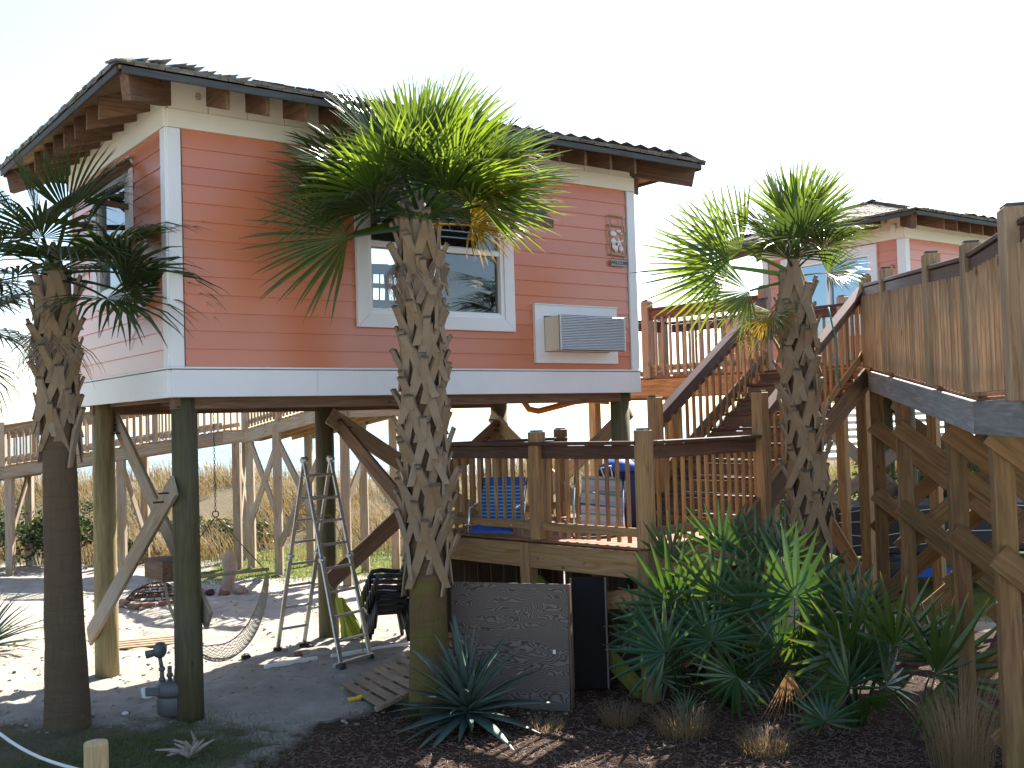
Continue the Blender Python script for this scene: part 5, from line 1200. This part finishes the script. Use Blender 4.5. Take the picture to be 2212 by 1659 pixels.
def hpnt(i, j):
    u = i/NU*2-1; v = j/NV*2-1; a = u*1.25
    x = .56*math.sin(a)/math.sin(1.25); zz_ = 1.15-.92*((math.cos(a)-math.cos(1.25))/(1-math.cos(1.25)))**.9 if abs(u) < 1 else 1.15
    wv = .06+.34*(1-abs(u))**.55
    return bd*x+bn*(v*wv)+Vector((0, 0, zz_+.10*v*v*(1-abs(u))))
for i in range(NU):
    for j in range(NV):
        if (i+j) % 2 == 0:
            nets.append(tube([hpnt(i, j), hpnt(i+1, j+1)], .0032, 3, False)); nets.append(tube([hpnt(i+1, j), hpnt(i, j+1)], .0032, 3, False))
for j in (0, NV): nets.append(tube([hpnt(i, j) for i in range(NU+1)], .008, 5, False))
V_, F_ = merge(nets); part('net', mesh('net', V_, F_, 'net'), hm)

# ------------------------------------------------------------------ slatted pallet, plywood
pl = thing('slatted_pallet', 'grey slatted wooden pallet tilted on the sand behind the tallest palm', 'pallet', basis((-1.93, 11.62, 0.02), Vector((.48, -.88, 0)).normalized(), Vector((.88, .48, 0)).normalized()))
ca_, sa_ = math.cos(R_(17)), math.sin(R_(17))
for k in range(14):
    t_ = .06+.128*k; beam(pl, 'slat', (.0, t_*ca_, t_*sa_+.03), (1.12, t_*ca_, t_*sa_+.03), .088, .022, 'soffit', up=(0, -sa_, ca_))
for x in (.08, .56, 1.04): beam(pl, 'bearer', (x, 0, 0), (x, 1.82*ca_, 1.82*sa_), .04, .05, 'pinegrey', up=(0, -sa_, ca_))
Pa, Pb = Vector((.47, 10.58, .0)), Vector((-.70, 10.98, .0)); dd = (Pb-Pa).normalized(); inn = Vector((.32, .95, 0))
pw = thing('plywood_sheet', 'weathered plywood sheet with swirling grain leaning below the deck', 'plywood', basis(Pa, dd, Vector((-dd.y, dd.x, 0))))
sgn = 1 if (Vector((-dd.y, dd.x, 0))).y < 0 else -1
def upright(root, nm, L, H, th, mat, lean, off=0.0, x0=0.0):
    V_, F_ = pts_box((0, 0, 0), (L, th, H)); me = mesh(nm, V_, F_, mat); return part(nm, me, root, T((x0+L/2, -sgn*(lean*.5+off), H/2-.02)) @ Matrix.Rotation(sgn*lean/H, 4, 'X'))
upright(pw, 'sheet', 1.22, 1.22, .014, 'ply', .04)
box(pw, 'edge_batten', (-.012, -sgn*.05, .6), (.022, .06, 1.2), 'rafter')
box(pw, 'paper_tag', (.14, sgn*.012, .55), (.028, .003, .04), 'white')
p2 = thing('shade_panel', 'framed board coloured black as the shaded recess behind the plywood edge', 'panel', basis(Vector((.92, 11.35, 0)), Vector((-1, 0.1, 0)).normalized(), Vector((-.1, -1, 0)).normalized()))
V_, F_ = pts_box((.19, 0, .58), (.38, .02, 1.15)); part('board', mesh('board', V_, F_, 'recess_black'), p2)  # black sheet stands in for the shade inside an opening
for x in (.01, .37): box(p2, 'frame', (x, .015, .58), (.02, .03, 1.15), 'cable')
# ------------------------------------------------------------------ gas meter
mt = thing('gas_meter', 'grey gas meter with regulator and pipes beside the front pile', 'gas meter', T((-3.43, 10.62, gz(-3.43, 10.62))))
V_, F_ = lathe([(.075, .0), (.105, .03), (.112, .17), (.10, .20)], 16); V_ = [(x*1.3, y*.85, z) for x, y, z in V_]; part('meter_body', mesh('meter_body', V_, F_, 'meter', True), mt, T((.03, 0, .02)))
V_, F_ = lathe([(.125, .20), (.14, .225), (.135, .30), (.09, .34)], 16); V_ = [(x*1.12, y*.85, z) for x, y, z in V_]; part('meter_cover', mesh('meter_cover', V_, F_, 'meter', True), mt, T((.03, 0, .02)))
box(mt, 'dial_box', (-.12, -.06, .28), (.14, .09, .085), 'meter', ch=.01)
for x in (-.055, .02, .085): tubeo(mt, 'pipe', [(x, 0, .33), (x, 0, .50 if x < .05 else .47)], .021, 'meter', 10)
for x, z in ((-.055, .36), (.02, .40), (.085, .38), (-.055, .46)): tubeo(mt, 'union_nut', [(x, 0, z), (x, 0, z+.03)], .032, 'meter', 6)
tubeo(mt, 'pipe', [(-.055, 0, .48), (-.075, 0, .60)], .019, 'meter', 10)
V_, F_ = lathe([(.03, -.05), (.075, -.025), (.08, 0), (.075, .025), (.03, .05)], 18); part('regulator', mesh('regulator', V_, F_, 'meter', True), mt, T((-.07, 0, .66)) @ Matrix.Rotation(R_(90), 4, 'Y') @ Matrix.Rotation(R_(20), 4, 'X'))
tubeo(mt, 'vent_pipe', [(-.07, 0, .64), (-.13, -.01, .635), (-.20, -.02, .62)], [.03, .034, .04], 'meter', 8)
tubeo(mt, 'pipe', [(.085, 0, .47), (.15, .0, .475), (.25, .0, .49), (.29, .02, .50), (.22, .05, .60), (.20, .08, .64), (.27, .12, .64)], .02, 'meter', 10)
pv = thing('pvc_pipe', 'short white pipe stub standing in the sand left of the meter', 'pipe', T((-3.95, 11.55, gz(-3.95, 11.55))))
V_, F_ = lathe([(.055, -.05), (.055, .05), (.062, .05), (.062, .09), (.055, .09), (.05, .09), (.05, .0)], 20); part('pipe', mesh('pipe', V_, F_, 'pvc', False), pv)
# ------------------------------------------------------------------ fire pit, stump, slabs, stones
fp = thing('fire_pit', 'black iron fire grate on a ring of bricks on the sand', 'fire pit', T((-5.95, 17.9, 0)))
for k in range(13):
    a = 2*math.pi*k/13; box(fp, 'brick', (.52*math.cos(a), .52*math.sin(a), .04+.01*(k % 3)), (.21, .10, .07), 'brick', rz=a+R_(90))
gr = []
for k in range(24):
    a = 2*math.pi*k/24; gr.append(tube([(.46*math.cos(a), .46*math.sin(a), .10), (.34*math.cos(a), .34*math.sin(a), .22), (.1*math.cos(a), .1*math.sin(a), .32)], .008, 5))
for r, z in ((.46, .10), (.40, .16), (.34, .22), (.2, .29)): gr.append(tube([(r*math.cos(2*math.pi*i/24), r*math.sin(2*math.pi*i/24), z) for i in range(25)], .012, 6))
V_, F_ = merge(gr); part('grate', mesh('grate', V_, F_, 'iron', True), fp)
st = thing('stump', 'pale pinkish weathered stump upright by the boardwalk posts', 'stump', T((-5.02, 18.9, 0)))
V = []; K = 9; n = 12; Fc = []
for j in range(K+1):
    z = .78*j/K; w = .72*[.22, .20, .17, .15, .155, .165, .16, .145, .125, .09][j]
    for k in range(n):
        a = 2*math.pi*k/n; r = w*(1+.45*noise.noise(Vector((math.cos(a)*1.3, math.sin(a)*1.3, z*4)))); V.append((r*math.cos(a)+.05*z, r*.75*math.sin(a), z-.05))
for j in range(K):
    for k in range(n): k2 = (k+1) % n; Fc.append((j*n+k, j*n+k2, (j+1)*n+k2, (j+1)*n+k))
part('stump_body', mesh('stump_body', V, Fc, 'stone', True), st)
def rock(label, x, y, s, mat, seed, nm='stone', fl=.7):
    rr = random.Random(seed); V = []; Fc = []; K, n = 6, 10
    for j in range(K+1):
        ph = math.pi*j/K
        for k in range(n):
            a = 2*math.pi*k/n; d = Vector((math.sin(ph)*math.cos(a), math.sin(ph)*math.sin(a), math.cos(ph))); r = s*(1+.45*noise.noise(d*1.6+Vector((seed, 0, 0)))); V.append((d.x*r, d.y*r*.8, d.z*r*fl))
    for j in range(K):
        for k in range(n): k2 = (k+1) % n; Fc.append((j*n+k, (j+1)*n+k, (j+1)*n+k2, j*n+k2))
    o = part(nm, mesh(nm, V, Fc, mat), None, T((x, y, gz(x, y)+s*fl*.45)) @ Matrix.Rotation(seed, 4, 'Z')); return tag(o, label, 'stone', 'loose stones on the sand')
rock('tan stone left of the weathered stump', -5.45, 18.75, .12, 'stone', 1); rock('dark stone just left of the stump foot', -5.28, 18.7, .10, 'iron', 2); rock('reddish stone in front of the stump', -5.0, 18.55, .11, 'brick', 3); rock('flat pale stone right of the stump', -4.75, 18.7, .12, 'stone', 4)
rock('black lump of charred wood at the ladder-side pile foot', -2.72, 14.0, .09, 'blackmatte', 5); rock('small brown stone between the ladder legs', -2.75, 13.55, .06, 'brick', 6); rock('black stone left of the ladder foot', -3.35, 13.35, .06, 'blackmatte', 7); rock('dark stone at the right ladder foot', -2.05, 12.62, .05, 'blackmatte', 8)
rock('small dark clod near the left palm foot', -3.95, 10.95, .035, 'blackmatte', 9); rock('white shell lump below the dark clod', -3.93, 10.85, .03, 'shell', 10)
bs2 = thing('reddish_boards', 'reddish boards lying flat on the sand behind the left pile', 'boards', basis((-5.2, 14.3, gz(-5.2, 14.3)+.02), (.95, .3, 0), (-.3, .95, 0)))
for k in range(4): beam(bs2, 'board', (-.15, .12*k, .0+.008*k), (.95, .12*k+.04, .008*k), .11, .022, 'soffit')
# white garden edging
for i, (a, b) in enumerate((((-3.0, 12.8), (-2.45, 13.2)), ((-2.30, 13.28), (-1.35, 13.8)))):
    e = thing('edging_strip', ['long white edging strip left of the ladder foot', 'white edging strip running from the ladder to the palm'][i], 'edging', T((a[0], a[1], gz(*a)+.01)))
    beam(e, 'strip', (0, 0, 0), (b[0]-a[0], b[1]-a[1], gz(*b)-gz(*a)), .03, .05, 'pvc')
# ------------------------------------------------------------------ rope post
pt = thing('rope_post', 'short round pale timber post with a white rope at the bottom left', 'post', T((-3.0, 7.7, -.1)))
V_, F_ = lathe([(.083, 0), (.083, .72), (.078, .735)], 22); V2 = [(z, y, -x) for x, y, z in V_]; part('post', mesh('post', V2, F_, 'post_pale', False), pt, Matrix.Rotation(R_(-90), 4, 'Y'))
rpz = thing('barrier_rope', 'white rope sagging away from the short post to the left', 'rope', T((-3.0, 7.7, 0)))
P = []
for i in range(15):
    f = i/14; P.append((-.07-1.75*f, .0+1.45*f, .43+.36*f-.28*math.sin(math.pi*f)*.55))
tubeo(rpz, 'rope', P, .0125, 'rope', 8)
p3 = thing('rope_post', 'farther rope post at the left end of the white rope', 'post', T((-4.85, 9.17, -.1)))
V_, F_ = lathe([(.083, 0), (.083, 1.0), (.078, 1.02)], 22); V2 = [(z, y, -x) for x, y, z in V_]; part('post', mesh('post', V2, F_, 'post_pale', False), p3, Matrix.Rotation(R_(-90), 4, 'Y'))
dw = thing('dead_frond', 'split grey dead palm base lying on the turf at bottom left', 'dead frond', T((-2.82, 9.32, gz(-2.82, 9.32))))
rd_ = random.Random(4)
for k in range(11):
    a = R_(rd_.uniform(35, 175)); l_ = rd_.uniform(.16, .34); tubeo(dw, 'splinter', [(rd_.uniform(-.03, .03), rd_.uniform(-.03, .03), .01), (l_*.5*math.cos(a), rd_.uniform(-.08, .08), .05+.3*l_*math.sin(a)), (l_*math.cos(a), rd_.uniform(-.1, .1), .03+.75*l_*math.sin(a))], [.02, .016, .006], 'driftwood', 6)
yl = thing('yellow_clip', 'small bright yellow plastic strip on the sand by the pallet', 'strip', T((-1.68, 11.0, gz(-1.68, 11.0)+.03)))
V_, F_ = merge([pts_box((0, 0, 0), (.13, .035, .02), .3, .55), pts_box((.05, .035, .012), (.05, .03, .015), .3, .55)]); part('strip', mesh('strip', V_, F_, 'yellow'), yl)
lc = thing('folded_umbrella', 'limp yellow-green folded cloth leaning on the pile behind the ladder', 'cloth', T((-2.30, 14.35, 0)))
V = []; Fc = []; n = 18
for j in range(6):
    f = j/5
    for k in range(n):
        a = 2*math.pi*k/n; r = (.03+.13*f)*(1+.45*math.cos(a*5+f)*f); V.append((-.06+r*math.cos(a)*.9+.18*f+.03*math.sin(a*3+f*4), r*.6*math.sin(a), .55-.53*f+.03*math.sin(a*4)*f))
for j in range(5):
    for k in range(n): k2 = (k+1) % n; Fc.append((j*n+k, (j+1)*n+k, (j+1)*n+k2, j*n+k2))
part('cloth', mesh('cloth', V, Fc, 'limecloth'), lc)
# ------------------------------------------------------------------ things on the lower deck
bc = thing('beach_chair', 'blue striped folding beach chair behind the deck railing', 'chair', T((-.20, 12.72, ZL)) @ Matrix.Rotation(R_(-20), 4, 'Z'))
V_, F_ = pts_box((0, 0, 0), (.52, .02, .56)); part('back_webbing', mesh('back_webbing', V_, F_, 'webbing'), bc, T((0, .1, .34)) @ Matrix.Rotation(R_(-26), 4, 'X'))
V_, F_ = pts_box((0, 0, 0), (.5, .09, .10)); part('headrest', mesh('headrest', V_, F_, 'blue'), bc, T((0, .235, .60)))
V_, F_ = pts_box((0, 0, 0), (.5, .42, .02)); part('seat_webbing', mesh('seat_webbing', V_, F_, 'blue'), bc, T((.02, -.15, .10)) @ Matrix.Rotation(R_(10), 4, 'X'))
for x in (-.28, .28):
    tubeo(bc, 'tube_frame', [(x, -.35, .14), (x, .0, .08), (x, .05, .12), (x, .25, .64)], .012, 'chrome', 8); tubeo(bc, 'armrest', [(x, -.25, .02), (x, -.22, .32), (x, .1, .36)], .014, 'chrome', 8)
lg = thing('folded_lounger', 'folded lounger with grey, teal and mauve striped panels on the deck', 'lounger', T((.92, 12.35, ZL)) @ Matrix.Rotation(R_(8), 4, 'Z') @ Matrix.Diagonal((.95, 1.0, .74, 1)))
for i, (a, b, w) in enumerate((((0, -.28, .05), (.06, -.05, .42), .52), ((.07, .0, .43), (.12, .12, .62), .54), ((.12, .10, .62), (.15, .22, .86), .54))):
    L = (Vector(b)-Vector(a)).length; V_, F_ = pts_box((0, 0, 0), (L, w, .035)); V_ = [(x, y, z) for x, y, z in V_]
    part('fabric_panel', mesh('fabric_panel', V_, F_, 'stripe'), lg, frame(a, b, (0, -1, .5)))
for x in (-.29, .31):
    tubeo(lg, 'tube_frame', [(x-.06, -.32, .03), (x, -.05, .46), (x+.08, .2, .9)], .013, 'chrome', 8); tubeo(lg, 'tube_frame', [(x+.25, -.1, .02), (x+.3, .0, .62), (x+.22, .05, .66)], .011, 'chrome', 8)
tubeo(lg, 'tube_frame', [(-.35, -.32, .03), (-.1, -.36, .02), (.25, -.32, .03)], .013, 'chrome', 8)
bgx = thing('beach_bag', 'navy and blue bag piled behind the striped lounger', 'bag', T((1.22, 12.75, ZL)) @ Matrix.Diagonal((.9, .9, .78, 1)))
V_, F_ = lathe([(.24, 0), (.30, .15), (.31, .5), (.28, .85), (.18, .98), (.05, 1.02)], 14); V_ = [(x*1.1, y*.7, z) for x, y, z in V_]; part('bag_body', mesh('bag_body', V_, F_, 'navy', True), bgx)
V_, F_ = lathe([(.26, .86), (.27, .93), (.12, 1.05)], 14); part('bag_top', mesh('bag_top', V_, F_, 'blue', True), bgx, T((.02, 0, .03)))
tubeo(bgx, 'handle', [(-.2, -.2, .8), (-.25, -.24, .95), (-.12, -.22, .98), (-.1, -.2, .8)], .012, 'rope', 6)
# ------------------------------------------------------------------ behind the ramp
tl = thing('black_trailer', 'low black covered trailer with white wire lines behind the ramp posts', 'trailer', T((7.0, 17.4, 0)))
box(tl, 'body', (0, 0, .95), (4.2, 1.4, .75), 'blackmatte', ch=.04); box(tl, 'side_rail', (0, -.74, .52), (4.3, .06, .06), 'black'); box(tl, 'lower_panel', (0, -.70, .30), (3.9, .05, .14), 'blue')
for z in (.72, .9, 1.12, 1.26): tubeo(tl, 'wire', [(-2.05+.34*i, -.715, z+.03*math.sin(i*1.9+z*9)) for i in range(13)], .006, 'rope', 5)
for x in (-1.2, 1.2):
    V_, F_ = lathe([(.2, -.1), (.3, -.08), (.3, .08), (.2, .1)], 18); part('wheel', mesh('wheel', V_, F_, 'black', True), tl, T((x, -.65, .3)) @ Matrix.Rotation(R_(90), 4, 'X'))
lv = thing('louvre_fence', 'white horizontal slat fence beyond the ramp posts', 'fence', T((9.2, 24.5, 0)))
for k in range(9): box(lv, 'slat', (0, 0, 1.75+.16*k), (6.4, .03, .075), 'louvre')
for x in (-3.2, -1.1, 1.1, 3.2): box(lv, 'post', (x, .06, 1.5), (.1, .1, 3.1), 'louvre')
hs_ = thing('garden_hose', 'teal garden hose hanging over the upper deck railing behind the slender palm', 'hose', T((3.95, 13.4, 0)))
tubeo(hs_, 'hose', [(0, 0, 4.1), (.02, -.05, 3.9), (.08, -.04, 3.6), (.05, -.05, 3.3), (.10, -.05, 3.1)], .011, 'teal', 8)

cp = thing('coral_panel', 'low coral boarded screen standing on the upper deck behind the railing', 'screen', MD @ T((X0+1.9, 3.0, ZU)))
for k in range(5): box(cp, 'board', (0, 0, .13+.19*k), (.03, 1.1, .185), 'siding')
for y in (-.56, .56): box(cp, 'edge_board', (-.005, y, .5), (.05, .05, 1.0), 'cream')
